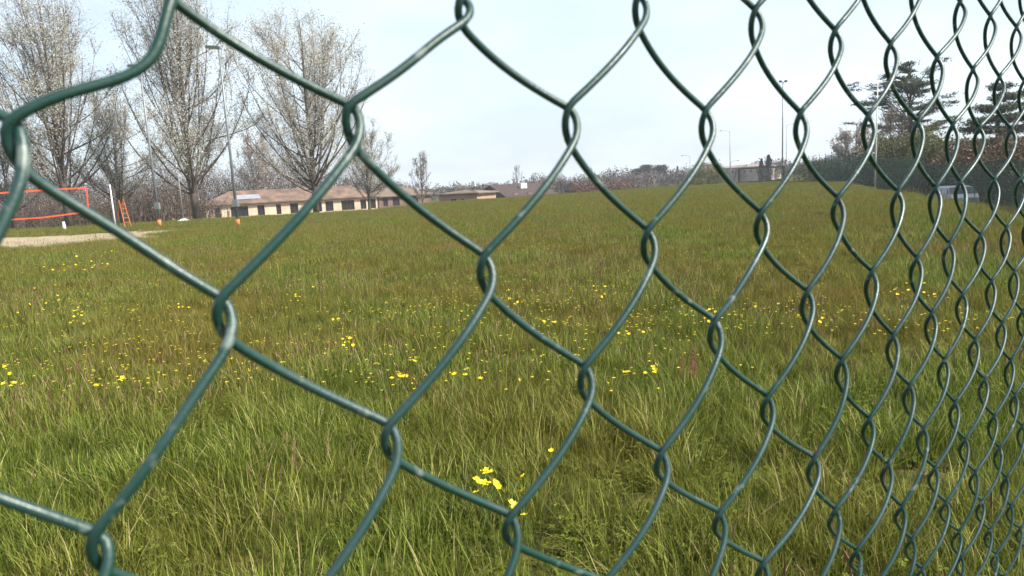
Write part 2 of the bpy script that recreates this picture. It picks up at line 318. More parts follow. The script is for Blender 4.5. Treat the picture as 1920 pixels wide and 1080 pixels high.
NODES_MM={
(-5,-5):(-210.4,109.2,1705.9),(-5,-3):(-200.9,99.4,1627.9),(-5,-1):(-186.5,88.3,1545.8),(-5,1):(-175.0,79.0,1465.5),(-5,3):(-169.1,70.0,1390.7),
(-5,5):(-166.6,62.7,1319.1),(-5,7):(-163.0,59.2,1242.5),(-5,9):(-160.5,58.4,1164.4),(-5,11):(-159.6,59.9,1085.9),(-4,-4):(-175.3,122.2,1667.8),
(-4,-2):(-162.5,110.2,1587.2),(-4,0):(-150.1,101.3,1506.2),(-4,2):(-142.0,93.4,1428.2),(-4,4):(-138.4,86.2,1354.2),(-4,6):(-136.4,81.8,1281.4),
(-4,8):(-133.9,80.6,1204.0),(-4,10):(-132.8,81.8,1125.6),(-4,12):(-130.0,80.6,1047.5),(-3,-5):(-146.6,141.5,1708.1),(-3,-3):(-138.3,132.3,1628.1),
(-3,-1):(-126.8,122.9,1548.6),(-3,1):(-110.3,119.5,1460.2),(-3,3):(-112.0,109.1,1392.6),(-3,5):(-109.3,104.5,1318.0),(-3,7):(-107.3,102.9,1243.4),
(-3,9):(-106.1,103.8,1165.2),(-3,11):(-106.4,107.0,1086.6),(-2,-4):(-112.9,155.5,1668.5),(-2,-2):(-103.0,145.0,1589.7),(-2,0):(-94.3,137.4,1514.9),
(-2,2):(-86.3,131.8,1432.3),(-2,4):(-83.1,127.1,1356.7),(-2,6):(-80.8,125.2,1281.3),(-2,8):(-79.4,125.9,1204.8),(-2,10):(-79.5,128.7,1126.3),
(-2,12):(-77.2,128.2,1048.1),(-1,-5):(-84.9,176.6,1709.7),(-1,-3):(-77.7,168.2,1629.4),(-1,-1):(-71.1,158.3,1550.2),(-1,1):(-64.4,152.5,1475.7),
(-1,3):(-57.6,149.5,1396.3),(-1,5):(-54.7,147.5,1320.1),(-1,7):(-52.9,148.0,1244.1),(-1,9):(-52.6,150.6,1166.0),(-1,11):(-53.9,155.2,1087.1),
(0,-4):(-51.6,192.3,1669.7),(0,-2):(-43.5,183.5,1592.0),(0,0):(-37.6,177.1,1519.6),(0,2):(-33.4,171.5,1438.1),(0,4):(-29.1,169.8,1360.3),
(0,6):(-26.9,169.9,1283.3),(0,8):(-25.8,172.5,1205.6),(0,10):(-26.8,176.6,1126.9),(0,12):(-25.0,176.8,1048.6),(1,-5):(-24.7,214.6,1711.5),
(1,-3):(-17.2,207.8,1631.7),(1,-1):(-9.3,201.3,1550.0),(1,1):(-7.2,195.1,1478.2),(1,3):(-4.1,192.1,1401.3),(1,5):(-1.1,192.1,1323.1),
(1,7):(0.3,194.2,1245.4),(1,9):(0.2,198.3,1166.6),(1,11):(-2.0,204.0,1087.6),(2,-4):(8.4,232.2,1672.9),(2,-2):(15.5,225.2,1595.4),
(2,0):(20.7,220.4,1520.7),(2,2):(22.0,215.1,1439.2),(2,4):(25.4,215.2,1364.4),(2,6):(26.3,216.1,1285.0),(2,8):(26.8,219.9,1206.4),
(2,10):(25.3,225.3,1127.4),(2,12):(26.8,225.9,1049.0),(3,-5):(33.7,255.0,1713.9),(3,-3):(41.2,249.7,1636.2),(3,-1):(48.1,245.4,1559.6),
(3,1):(47.9,238.7,1480.0),(3,3):(50.5,237.0,1400.2),(3,5):(52.7,238.5,1324.2),(3,7):(52.9,241.4,1246.2),(3,9):(52.4,246.7,1167.1),
(3,11):(49.6,253.4,1088.0),(4,-4):(66.0,273.7,1676.4),(4,-2):(72.1,268.3,1599.1),(4,0):(75.5,263.9,1521.5),(4,2):(77.3,261.1,1442.3),
(4,4):(78.3,260.7,1363.8),(4,6):(79.7,263.7,1285.6),(4,8):(78.9,268.0,1207.0),(4,10):(77.1,274.4,1127.8),(4,12):(78.3,275.4,1049.4),
(5,-5):(90.4,297.2,1715.6),(5,-3):(97.2,292.5,1638.8),(5,-1):(103.0,289.4,1562.3),(5,1):(103.7,284.9,1481.4),(5,3):(106.7,285.3,1402.8),
(5,5):(104.8,285.3,1326.6),(5,7):(106.0,290.0,1246.4),(5,9):(104.2,295.5,1167.6),(5,11):(101.1,302.9,1088.4),(6,-4):(121.5,316.5,1677.7),
(6,-2):(126.7,312.2,1600.3),(6,0):(129.7,309.2,1522.6),(6,2):(133.5,309.3,1443.6),(6,4):(139.3,313.3,1361.9),(6,6):(133.8,312.7,1285.4),
(6,8):(131.5,317.0,1206.9),(6,10):(128.7,323.7,1128.2),(6,12):(129.7,325.0,1049.8),(7,-5):(145.5,341.0,1716.5),(7,-3):(151.1,336.2,1639.2),
(7,-1):(155.6,333.5,1561.0),(7,1):(157.2,331.5,1484.0),(7,3):(161.7,334.0,1403.7),(7,5):(160.4,335.1,1324.2),(7,7):(159.0,339.1,1246.1),
(7,9):(156.1,344.6,1167.7),(7,11):(152.6,352.4,1088.8),(8,-4):(175.3,360.5,1678.0),(8,-2):(179.6,357.0,1600.4),(8,0):(183.3,355.7,1523.3),
(8,2):(187.9,357.5,1443.7),(8,4):(189.5,359.6,1362.9),(8,6):(184.8,360.4,1286.1),(8,8):(183.4,365.9,1207.1),(8,10):(180.1,372.8,1128.6),
(8,12):(181.3,374.4,1050.2),(9,-5):(199.7,386.4,1716.9),(9,-3):(204.1,381.3,1638.9),(9,-1):(205.5,377.5,1561.1),(9,1):(213.2,380.9,1483.7),
(9,3):(213.2,381.0,1403.1),(9,5):(214.4,384.8,1325.2),(9,7):(210.4,387.4,1246.8),(9,9):(206.8,392.9,1168.4),(9,11):(203.9,401.4,1089.3),
(10,-4):(229.8,407.0,1677.2),(10,-2):(232.7,403.5,1599.5),(10,0):(235.8,402.7,1521.8),(10,2):(238.7,404.1,1443.3),(10,4):(237.9,405.5,1365.4),
(10,6):(237.8,409.5,1285.2),(10,8):(233.8,413.8,1208.3),(10,10):(230.4,420.7,1129.6),(10,12):(233.0,423.2,1050.7),(11,-5):(254.3,433.9,1716.3),
(11,-3):(258.9,429.3,1637.6),(11,-1):(259.7,426.0,1560.1),(11,1):(261.5,425.8,1483.1),(11,3):(263.4,428.0,1404.6),(11,5):(262.8,431.0,1327.7),
(11,7):(259.7,434.4,1248.8),(11,9):(257.8,441.0,1169.5),(11,11):(255.0,449.4,1090.1),(12,-4):(284.6,455.5,1676.3),(12,-2):(290.1,454.4,1597.5),
(12,0):(284.6,448.1,1521.4),(12,2):(286.4,449.5,1445.6),(12,4):(288.7,453.1,1366.4),(12,6):(287.2,456.5,1288.1),(12,8):(283.5,460.7,1210.2),
(12,10):(282.9,469.2,1130.0),(12,12):(285.1,471.3,1051.3),(13,-5):(308.0,482.4,1716.0),(13,-3):(312.6,478.0,1636.9),(13,-1):(313.9,475.3,1558.2),
(13,1):(303.7,467.2,1484.8),(13,3):(313.7,475.4,1406.8),(13,5):(313.9,478.5,1326.9),(13,7):(313.8,483.9,1248.2),(13,9):(311.7,490.1,1169.4),
(13,11):(308.1,497.4,1090.6),(14,-4):(338.1,504.5,1676.1),(14,-2):(342.9,503.2,1597.1),(14,0):(332.1,493.2,1520.6),(14,2):(340.8,499.5,1444.8),
(14,4):(342.2,502.4,1366.3),(14,6):(340.3,505.1,1287.6),(14,8):(344.7,514.3,1206.9),(14,10):(336.7,517.3,1130.3),(14,12):(337.8,518.3,1052.2),
(15,-5):(361.1,531.7,1716.3),(15,-3):(366.3,527.8,1637.0),(15,-1):(365.9,523.9,1558.0),(15,1):(364.0,521.4,1483.2),(15,3):(368.7,525.6,1405.9),
(15,5):(369.3,528.7,1327.0),(15,7):(368.6,533.0,1247.8),(15,9):(362.0,535.6,1172.3),(15,11):(361.3,543.9,1091.0),(16,-4):(391.6,554.5,1676.7),
(16,-2):(398.7,554.8,1598.0),(16,0):(395.1,549.7,1520.9),(16,2):(395.0,549.2,1444.1),(16,4):(398.3,552.9,1365.8),(16,6):(397.8,555.8,1285.8),
(16,8):(392.5,557.7,1209.0),(16,10):(389.9,563.3,1130.0),(16,12):(391.5,564.1,1052.2),(17,-5):(412.8,580.9,1717.5),(17,-3):(419.6,578.0,1637.8),
(17,-1):(422.4,576.1,1559.7),(17,1):(423.1,574.6,1481.5),(17,3):(421.1,573.4,1404.7),(17,5):(426.2,579.0,1326.2),(17,7):(420.5,578.8,1247.5),
(17,9):(419.3,583.7,1167.8),(17,11):(415.3,588.7,1090.3),(18,-4):(442.5,603.4,1678.2),(18,-2):(446.6,601.1,1599.2),(18,0):(447.8,598.7,1521.4),
(18,2):(448.2,597.7,1443.9),(18,4):(448.3,598.1,1364.6),(18,6):(447.3,599.9,1287.7),(18,8):(446.0,603.1,1207.7),(18,10):(443.1,607.1,1129.6),
(18,12):(445.6,607.9,1052.2),(19,-5):(462.1,628.8,1719.4),(19,-3):(469.8,626.3,1639.6),(19,-1):(473.2,624.0,1560.9),(19,1):(474.3,622.0,1483.1),
(19,3):(475.0,621.5,1405.1),(19,5):(475.7,622.8,1326.9),(19,7):(473.8,624.0,1248.3),(19,9):(466.6,623.1,1169.2),(19,11):(468.7,630.9,1090.8),
(20,-4):(490.7,650.7,1680.8),(20,-2):(496.3,648.6,1601.6),(20,0):(499.5,646.5,1523.1),(20,2):(500.8,644.9,1444.9),(20,4):(502.1,645.0,1366.5),
(20,6):(501.8,645.7,1288.3),(20,8):(498.8,646.2,1209.4),(20,10):(496.8,649.0,1130.7),(20,12):(501.3,650.4,1053.7),(21,-5):(513.0,677.7,1720.3),
(21,-3):(518.5,673.3,1642.4),(21,-1):(522.8,670.7,1564.0),(21,1):(525.8,668.7,1485.8),(21,3):(528.0,667.8,1407.0),(21,5):(529.3,667.9,1328.5),
(21,7):(527.8,667.7,1249.8),(21,9):(525.7,668.6,1170.9),(21,11):(526.2,673.2,1092.9),(22,-4):(541.8,699.6,1681.7),(22,-2):(546.5,695.8,1603.9),
(22,0):(550.4,693.0,1525.9),(22,2):(553.6,691.2,1447.7),(22,4):(556.0,690.4,1369.3),(22,6):(557.2,690.3,1290.8),(22,8):(556.1,690.1,1211.8),
(22,10):(556.2,692.4,1133.4),(22,12):(561.1,692.9,1056.1),(23,-5):(567.5,723.0,1721.2),(23,-3):(572.9,718.2,1643.5),(23,-1):(577.2,714.8,1565.7),
(23,1):(580.7,712.6,1487.7),(23,3):(583.5,711.3,1409.5),(23,5):(585.6,711.1,1331.2),(23,7):(586.6,711.7,1252.8),(23,9):(586.7,713.1,1174.1),
(23,11):(587.1,716.4,1095.7),(24,-4):(599.1,740.9,1683.1),(24,-2):(603.8,737.0,1605.3),(24,0):(607.7,734.2,1527.4),(24,2):(610.9,732.5,1449.3),
(24,4):(613.4,731.7,1371.2),(24,6):(615.1,732.0,1292.8),(24,8):(615.9,733.3,1214.4),(24,10):(616.2,735.7,1135.8),(24,12):(619.0,734.6,1057.7),
}

# ------------------------------------------------------------------ wire fence close to the camera
pvc = bpy.data.materials.new('green_pvc'); pvc.use_nodes = True
n = pvc.node_tree; b = n.nodes['Principled BSDF']; g = n.nodes.new('ShaderNodeNewGeometry')
b.inputs['Roughness'].default_value = .4; b.inputs['Specular IOR Level'].default_value = .5
cA = mix_(mr_(nz_(28, 4), .4, .62), (.008, .042, .031), (.020, .055, .049))
cB = mix_(mr_(nz_(150, 9), .61, .70), cA, (.13, .17, .15))
n.links.new(cB, b.inputs['Base Color'])
n.links.new(mr_(nz_(60, 4), .3, .7, .30, .52), b.inputs['Roughness'])
bp = n.nodes.new('ShaderNodeBump'); bp.inputs['Strength'].default_value = .25; bp.inputs['Distance'].default_value = .0004
n.links.new(nz_(900, 3), bp.inputs['Height']); n.links.new(bp.outputs[0], b.inputs['Normal'])
U = .039
FN = Vector((.5797, -.8086, .1010)).normalized()         # out of the fence, towards the camera
FX = Vector((.8114, .5842, .0199)).normalized()           # along the fence
FY = Vector((.0751, -.0704, -.9947)).normalized()        # down the fence
fr = random.Random(11)
jit = {}
def node(c, r):
    c2 = min(max(c, -5 if (c+5) % 2 == 0 else -4), 24 if c % 2 == 0 else 23)
    r2 = min(max(r, -5 if (r+5) % 2 == 0 else -4), 12 if r % 2 == 0 else 11)
    p = NODES_MM[(c2, r2)] if (c2, r2) in NODES_MM else None
    v = Vector(p)/1000+FX*(c-c2)*U*.907+Vector((0, 0, -U))*(r-r2)
    if (c, r) not in NODES_MM:
        if (c, r) not in jit: jit[(c, r)] = FX*fr.gauss(0, .0012)+Vector((0, 0, fr.gauss(0, .0012)))
        v = v+jit[(c, r)]
    return v
H_, E_ = .112*U, .039
def seg_pts(P, Q, sgn, n, bump=None):
    t1, t2, B = .25, .10, .05; s = (1+2*E_)/(1-t1/2-t2/2); d = Q-P
    dx, dy, dz = d.dot(FX), d.dot(FY), d.dot(FN); o = []
    for i in range(n):
        t = i/n
        if t < t1: x = -E_+t*t*s/2/t1
        elif t > 1-t2: x = 1+E_-(1-t)**2*s/2/t2
        else: x = -E_+s*t1/2+s*(t-t1)
        x -= B*math.sin(math.pi*t); q = t
        z = math.sin(math.pi*q)**.9 if q < 1 else -(math.sin(math.pi*(q-1))**.9)
        p = P+FX*dx*x+FY*dy*t+FN*(dz*t+sgn*H_*z)
        if bump: k = math.exp(-((t-bump[0])/bump[1])**2)*math.sin(math.pi*t); p = p+Vector(bump[2])*k
        o.append(p)
    return o
fence = empty('chain_link_fence', (FX*.1+Vector(NODES_MM[(0, 0)])/1000)*1.0, 0, 'green plastic coated chain link fence filling the foreground, with diamond mesh of looped wires', 'fence')
fence.location.z = 0
fl = fence.location.copy()
R0, R1 = -14, 37
for c in range(-34, 44):
    near = -6 <= c <= 25
    pts = []; bend_r = fr.uniform(.25, .6)
    for r in range(R0, R1):
        if (c+r) % 2 == 0: P, Q, sg = node(c, r), node(c+1, r+1), -1
        else: P, Q, sg = node(c+1, r), node(c, r+1), 1
        nn = (22 if near else 8) if -7 < r < 14 else 7
        bump = None
        if c == -2 and r == -1: bump = (.52, .3, FX*.0056+Vector((0, 0, -.0046)))
        elif fr.random() < .3: bump = (fr.uniform(.3, .7), .3, FX*fr.gauss(0, .0008)+Vector((0, 0, fr.gauss(0, .0008))))
        pts += seg_pts(P, Q, sg, nn, bump)
    mb = MB(); mb.tube([p-fl for p in pts], .00119, 10 if near else 6)
    mb.build('wire', pvc, fence, smooth=True)
steel_g = mat('green_steel', (.015, .035, .026), .6, (.025, .045, .035), 6)
for c in (-33, 44):
    p = node(c, 0 if c % 2 == 0 else 1); q = Vector((p.x, p.y, 0))-FN*.03-fl
    mb = MB(); mb.tube([q, q+Vector((0, 0, 2.12))], .024, 12); mb.build('post', steel_g, fence, smooth=True)
for rr in (R0, R1):
    mb = MB(); mb.tube([node(c, rr if (c+rr) % 2 == 0 else rr+1)-fl-FN*.002+Vector((0, 0, U if (c+rr) % 2 else 0)) for c in range(-33, 45)], .0015, 6)
    mb.build('tension_wire', pvc, fence, smooth=True)

# ------------------------------------------------------------------ trees
bark = mat('grey_brown_bark', (.125, .10, .082), .9, (.075, .06, .05), 2.5, bump=.4)
pale_bud = ramp_mat('pale_buds', [(0, (.15, .11, .08)), (.28, (.33, .30, .23)), (.55, (.56, .54, .46)), (1, (.80, .79, .73))], trans=.45)
red_bud = ramp_mat('russet_buds', [(0, (.12, .07, .05)), (.5, (.30, .20, .16)), (1, (.62, .56, .50))], trans=.3)
twig_m = mat('twig', (.15, .12, .10), .9)
def wob(s): return Vector((rng.gauss(0, s), rng.gauss(0, s), rng.gauss(0, s)))
def bare_tree(name, label, base, h, cr, nmain, nleaf, mats=(bark, pale_bud), fork=.1, leafsize=.14, group=None, cat='tree', tw=1.0, upright=1.0, tr=None, shape=None, bias=.55):
    root = empty(name, base, rng.uniform(0, 6.28), label, cat, group)
    tr = tr or h*.016
    tk = MB(); cb = MB()
    tp = [Vector((0, 0, -.3))]; k = Vector((0, 0, 0))
    for i in range(1, 9): k = k+Vector((rng.gauss(0, .012*h/8*2), rng.gauss(0, .012*h/8*2), 0)); tp.append(Vector((k.x, k.y, h*.93*i/8)))
    tk.tube(tp, [tr*(1-.9*(i/8))+.01 for i in range(9)], 8)
    def trunk_at(f):
        q = f*8; i = min(7, int(q)); return tp[i].lerp(tp[i+1], q-i)
    shape = shape or (lambda t: (math.sin(math.pi*min(1, (t*.86+.14)))**.6) if t < .95 else .35)
    ends = []
    for m in range(nmain):
        f = fork+(.8-fork)*(m/nmain)**1.7; a = m*2.399+rng.uniform(-.4, .4); p0 = trunk_at(f)
        zt = f+(1-f)*rng.uniform(.16, .98)*upright+ (1-upright)*.12
        rr = cr*shape(min(1, zt))*rng.uniform(.4, 1.05)**.8
        p3 = Vector((math.cos(a)*rr, math.sin(a)*rr, h*zt)); d = p3-p0
        p1 = p0+Vector((d.x*.46, d.y*.46, d.z*.2))+wob(.012*h); p2 = p0+Vector((d.x*.84, d.y*.84, d.z*.6))+wob(.012*h)
        pts = []
        for i in range(9):
            t = i/8; pts.append((1-t)**3*p0+3*t*(1-t)**2*p1+3*t*t*(1-t)*p2+t**3*p3)
        r0 = tr*.36*(1-f*.75)
        tk.tube(pts, [max(.012, r0*(1-.88*i/8)) for i in range(9)], 5, False)
        L = d.length
        for s_ in range(int(8*tw)+2):
            t = rng.uniform(.12, 1); i = min(7, int(t*8)); q = pts[i].lerp(pts[i+1], t*8-i); tg = (pts[i+1]-pts[i]).normalized()
            dv = (tg*.9+Vector((0, 0, .45))*upright+Vector((rng.gauss(0, .55), rng.gauss(0, .55), rng.gauss(0, .25)))).normalized()
            l2 = h*rng.uniform(.06, .15)*(1.1-.5*t); e = q+dv*l2+Vector((0, 0, .12*l2))
            mid = q.lerp(e, .5)+wob(.05*l2); cb.cur = 0
            cb.tube([q, mid, e], [.022, .015, .007], 3, False); ends.append((q, e))
            for _ in range(int(3*tw)+1):
                t2 = rng.uniform(.2, 1); q2 = q.lerp(e, t2); dv2 = (dv+Vector((rng.gauss(0, .6), rng.gauss(0, .6), rng.gauss(.15, .3)))).normalized(); e2 = q2+dv2*l2*rng.uniform(.3, .7)
                cb.tube([q2, e2], [.012, .006], 3, False); ends.append((q2, e2))
    cb.cur = 1
    clump = [rng.uniform(-.22, .22) for _ in ends]
    for i in range(nleaf):
        j = rng.randrange(len(ends)); q, e = ends[j]; p = q.lerp(e, rng.uniform(.1, 1.15))+wob(.014*h)
        s = leafsize*rng.uniform(.5, 1.25); u = wob(1).normalized(); v = u.orthogonal().normalized(); v.rotate(Matrix.Rotation(rng.uniform(0, 6.28), 3, u))
        ww = u.cross(v)
        cb.quad([p-v*s*.5, p+ww*s*.3, p+v*s*.5, p-ww*s*.3], min(1, max(0, rng.gauss(bias, .22)+clump[j])))
    tk.build('trunk', mats[0], root, smooth=True); cb.build('crown', [twig_m, mats[1]], root, attr=True)
    return root
def base_at(px, D, dz=0):
    p = at(px, 345-.0524*(px-960), D); return Vector((p.x, p.y, gh(p.x, p.y)+dz))
bare_tree('budding_tree', 'tall leafless tree with pale buds behind the orange net, farthest left', base_at(126, 58), 18.9, 6.9, 52, 40000, fork=.12, leafsize=.135, tw=1.3, group=None)
bare_tree('budding_tree', 'tall leafless tree with pale buds between the two left floodlight poles', base_at(366, 58), 19.3, 7.0, 52, 42000, fork=.11, leafsize=.135, tw=1.3)
bare_tree('budding_tree', 'round topped leafless tree with pale buds in front of the long low house', base_at(590, 62), 17.9, 7.7, 54, 42000, fork=.11, leafsize=.135, tw=1.3)
bare_tree('budding_tree', 'smaller pale budding tree half hidden between the two leftmost tall trees', base_at(226, 64), 11.5, 5.0, 36, 20000, fork=.15, leafsize=.12)
bare_tree('budding_tree', 'short dark limbed tree behind the net at the left edge of the view', base_at(18, 62), 8.5, 4.0, 28, 10000, fork=.2, leafsize=.12, bias=.35)
bare_tree('budding_tree', 'pale budding tree low behind the right side of the round topped tree', base_at(690, 80), 11.5, 4.4, 30, 13000, fork=.15, leafsize=.13, mats=(bark, pale_bud), bias=.4)
bare_tree('budding_tree', 'russet and pale budding tree rising behind the cream house roof, right of the floodlight pole', base_at(490, 122), 14.5, 6.5, 34, 13000, fork=.15, leafsize=.2, mats=(bark, red_bud), bias=.75)
bare_tree('young_tree', 'thin young tree with sparse fresh leaves between the low houses', base_at(791, 88), 7.7, 2.1, 20, 1500, fork=.15, leafsize=.14, bias=.25, tr=.09)
for px, hh, lb in ((970, 5.6, 'tallest bare tree rising behind the long red brown roof'), (1001, 4.4, 'slender bare tree behind the white chimneys'), (1052, 4.2, 'bare tree above the small dark gable'), (1110, 4.3, 'bare tree at the right end of the red brown hedge')):
    bare_tree('bare_tree', lb, base_at(px, 125), hh+1.6, 1.5, 9, 260, fork=.25, leafsize=.14, bias=.1, tr=.12)

def crown_blob(mb, c, rx, ry, rz, nl, size, tb, flat=.0, shell=.55, zmin=None):
    for i in range(nl):
        d = wob(1).normalized(); rr = shell+(1-shell)*rng.random() if rng.random() < .75 else rng.random()
        lump = 1+.22*noise.noise(Vector((c[0]+d.x*1.7, c[1]+d.y*1.7, c[2]+d.z*1.7)))*1.6
        p = Vector((c[0]+d.x*rx*rr*lump, c[1]+d.y*ry*rr*lump, c[2]+d.z*rz*rr*lump))
        if zmin is not None and p.z < zmin: p.z = zmin+rng.random()*.2
        s = size*rng.uniform(.5, 1.3); u = wob(1).normalized(); u.z = abs(u.z)+flat; u.normalize(); v = u.orthogonal().normalized(); v.rotate(Matrix.Rotation(rng.uniform(0, 6.28), 3, u)); ww = u.cross(v)
        mb.quad([p-v*s*.5, p+ww*s*.32, p+v*s*.5, p-ww*s*.32], min(1, max(0, rng.gauss(tb, .2)+.25*noise.noise(p*.9))))
# brown leafless woodland behind the left trees (nobody could count it)
wood_m = ramp_mat('bare_wood', [(0, (.06, .04, .03)), (.5, (.12, .088, .066)), (.8, (.17, .13, .095)), (1, (.15, .15, .07))], trans=.1, rough=.9)
def thicket(name, label, pxs, D0, D1, hfun, nclump, seed, m=wood_m, leaf=.22, per=260, tb=.45, stems=10):
    r2 = random.Random(seed); mb = MB()
    for i in range(nclump):
        px = pxs[0]+(pxs[1]-pxs[0])*(i+r2.random())/nclump; D = r2.uniform(D0, D1); b0 = base_at(px, D); hh = hfun(px)*r2.uniform(.72, 1.08)
        for _ in range(stems):
            x, y = b0.x+r2.gauss(0, 1.2), b0.y+r2.gauss(0, 1.2); l = hh*r2.uniform(.7, 1.12)
            mb.tube([(x, y, b0.z-.3), (x+r2.gauss(0, .25), y+r2.gauss(0, .25), b0.z+l*.5), (x+r2.gauss(0, .6), y+r2.gauss(0, .6), b0.z+l*.93)], [.06, .035, .008], 3, False, r2.random()*.7)
        crown_blob(mb, (b0.x, b0.y, b0.z+hh*.5), 2.4, 1.8, hh*.52, per, leaf, tb, shell=.3)
    return tag(mb.build(name, m, attr=True), label, 'woodland', kind='stuff')
thicket('bare_woodland', 'brown leafless wood in a dense band behind the tall trees and the long house', (-120, 770), 128, 150, lambda p: lerp_tab(p, [(-100, 12), (300, 12.4), (560, 11.6), (680, 9.5), (770, 4.2)]), 80, 3, per=1700, leaf=.22)
thicket('bare_hedgerow', 'brown scrub band behind the net and the sand court', (-160, 400), 74, 84, lambda p: lerp_tab(p, [(-100, 5.4), (150, 4.8), (240, 5.6), (330, 5.6), (400, 3.8)]), 50, 5, per=900, leaf=.14, tb=.4)
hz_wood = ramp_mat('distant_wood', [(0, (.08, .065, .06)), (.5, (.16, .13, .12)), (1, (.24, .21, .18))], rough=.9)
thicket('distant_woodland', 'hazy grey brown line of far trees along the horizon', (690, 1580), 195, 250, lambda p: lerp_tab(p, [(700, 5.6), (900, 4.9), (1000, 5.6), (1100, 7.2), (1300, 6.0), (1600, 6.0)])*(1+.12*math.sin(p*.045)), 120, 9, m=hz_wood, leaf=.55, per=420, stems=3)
red_wood = ramp_mat('red_scrub', [(0, (.07, .035, .03)), (.5, (.17, .09, .075)), (1, (.25, .16, .12))], rough=.9)
thicket('red_brown_scrub', 'red brown bare scrub along the far edge of the field right of the gable', (1070, 1185), 118, 126, lambda p: 3.3, 26, 12, m=red_wood, leaf=.25, per=240)

# ------------------------------------------------------------------ houses
cream = mat('warm_cream_render', (.70, .56, .42), .9, (.56, .42, .31), .6, bump=.2)
pinkw = mat('pink_render', (.42, .27, .21), .9, (.34, .22, .17), .7)
brownw = mat('brown_render', (.20, .135, .105), .9, (.15, .10, .08), .7)
tile = mat('clay_roof', (.225, .145, .105), .9, (.10, .075, .06), .8, bump=.6, bscale=6)
tile2 = mat('weathered_roof', (.19, .145, .11), .9, (.13, .10, .08), 1.2, bump=.5, bscale=5)
slate = mat('grey_roof_patch', (.24, .25, .27), .7, (.30, .31, .33), 2)
dark = mat('dark_glass', (.025, .025, .03), .3)
woodf = mat('dark_brown_wood', (.075, .04, .028), .7)
white = mat('white_paint', (.75, .75, .73), .5, (.62, .62, .6), 4)
def house(name, label, A, B, depth, zb, ze, rise, wallm, roofm, wins, over=.45, hip=True, win=(1.0, 1.5), sill=.95, cat='house', extra=None):
    """A, B: the two ends of the long facade seen from the field (left, right)"""
    A = Vector((A.x, A.y, 0)); B = Vector((B.x, B.y, 0)); L = (B-A).length; ang = math.atan2(B.y-A.y, B.x-A.x)
    root = empty(name, (A.x, A.y, zb), ang, label, cat)
    hgt = ze-zb; mb = MB(); t = .3
    # facade with real openings: strips between windows
    xs = sorted(wins); cur = 0; zs = sill; zt = sill+win[1]
    for x, wd in xs:
        a, b_ = x*L-wd/2, x*L+wd/2
        mb.box(((cur+a)/2, t/2, hgt/2), (a-cur, t, hgt)); mb.box(((a+b_)/2, t/2, zs/2), (wd, t, zs)); mb.box(((a+b_)/2, t/2, (zt+hgt)/2), (wd, t, hgt-zt)); cur = b_
    mb.box(((cur+L)/2, t/2, hgt/2), (L-cur, t, hgt))
    mb.box((t/2, depth/2+t/2, hgt/2), (t, depth-t, hgt)); mb.box((L-t/2, depth/2+t/2, hgt/2), (t, depth-t, hgt)); mb.box((L/2, depth+t/2, hgt/2), (L, t, hgt))
    mb.build('wall', wallm, root)
    for x, wd in xs:
        f = MB(); a, b_ = x*L-wd/2, x*L+wd/2; k = .07
        for bx in ((a+k/2, zs, zt), (b_-k/2, zs, zt), (x*L, zs, zt)): f.box((bx[0], .12, (zs+zt)/2), (k, .06, zt-zs-.01))
        f.box((x*L, .12, zs+k/2), (wd-.01, .065, k)); f.box((x*L, .12, zt-k/2), (wd-.01, .065, k)); fo = f.build('window', woodf, root)
        g_ = MB(); g_.box((x*L, .16, (zs+zt)/2), (wd-.02, .02, zt-zs-.02)); g_.build('pane', dark, fo)
    o = over; e = .16; rf = MB(); xr = depth/2+o if hip else 0
    P = [(-o, -o, hgt-.1), (L+o, -o, hgt-.1), (L+o, depth+o, hgt-.1), (-o, depth+o, hgt-.1), (xr-o if hip else -o, depth/2, hgt+rise), (L+o-xr if hip else L+o, depth/2, hgt+rise)]
    b0 = len(rf.v)
    rf.v += P+[(p[0], p[1], p[2]-e) for p in P]
    for f_ in ((0, 1, 5, 4), (1, 2, 5), (2, 3, 4, 5), (3, 0, 4), (6, 7, 1, 0), (7, 8, 2, 1), (8, 9, 3, 2), (9, 6, 0, 3), (9, 8, 7, 6)): rf.f.append(f_); rf.mi.append(0); rf.c.append(.5)
    ro = rf.build('roof', roofm, root)
    if extra: extra(root, ro, L, hgt)
    return root
eP = lambda px, D: at(px, 345-.0524*(px-960), D)
def h1x(root, ro, L, hgt):
    m = MB(); m.box((L*.62, 2.5, hgt+1.3), (.7, .7, .8)); m.build('chimney', tile2, ro)
    m = MB(); m.box((L*.86, 3.5, hgt+1.3), (.6, .6, .9)); m.build('chimney', pinkw, ro)
    m = MB(); y0, y1 = .6, 3.2; sl_ = 1.75/(3.5+.7)   # lighter sheet lying on the roof slope
    z = lambda y: hgt-.1+(y+.7)*sl_+.03
    m.quad([(L*.16, y0, z(y0)), (L*.31, y0, z(y0)), (L*.29, y1, z(y1)), (L*.18, y1, z(y1))]); m.quad([(L*.16, y0, z(y0)-.02), (L*.18, y1, z(y1)-.02), (L*.29, y1, z(y1)-.02), (L*.31, y0, z(y0)-.02)])
    m.build('roof_sheet', slate, ro)
    m = MB(); m.box((L*.4, -.35, .35), (L*.72, .3, .7)); m.build('low_front_wall', cream, root)
house('long_low_house', 'long single storey cream house with brown hipped tile roof beyond the floodlight pole', eP(384, 100), eP(706, 110), 7, -2.15, .85, 1.75, cream, tile,
      [(.06, .9), (.18, 2.4), (.30, 1.0), (.40, .7), (.49, 1.2), (.63, 1.2), (.70, 1.2), (.79, .8), (.83, 1.2), (.91, .9), (.965, 1.2)], extra=h1x)
house('brown_house', 'brown walled low house with hipped roof joining the cream house on its right', eP(709, 111), eP(806, 116), 7, -2.0, .7, 1.4, brownw, tile2, [(.12, .8), (.32, 1.2), (.7, 1.0)])
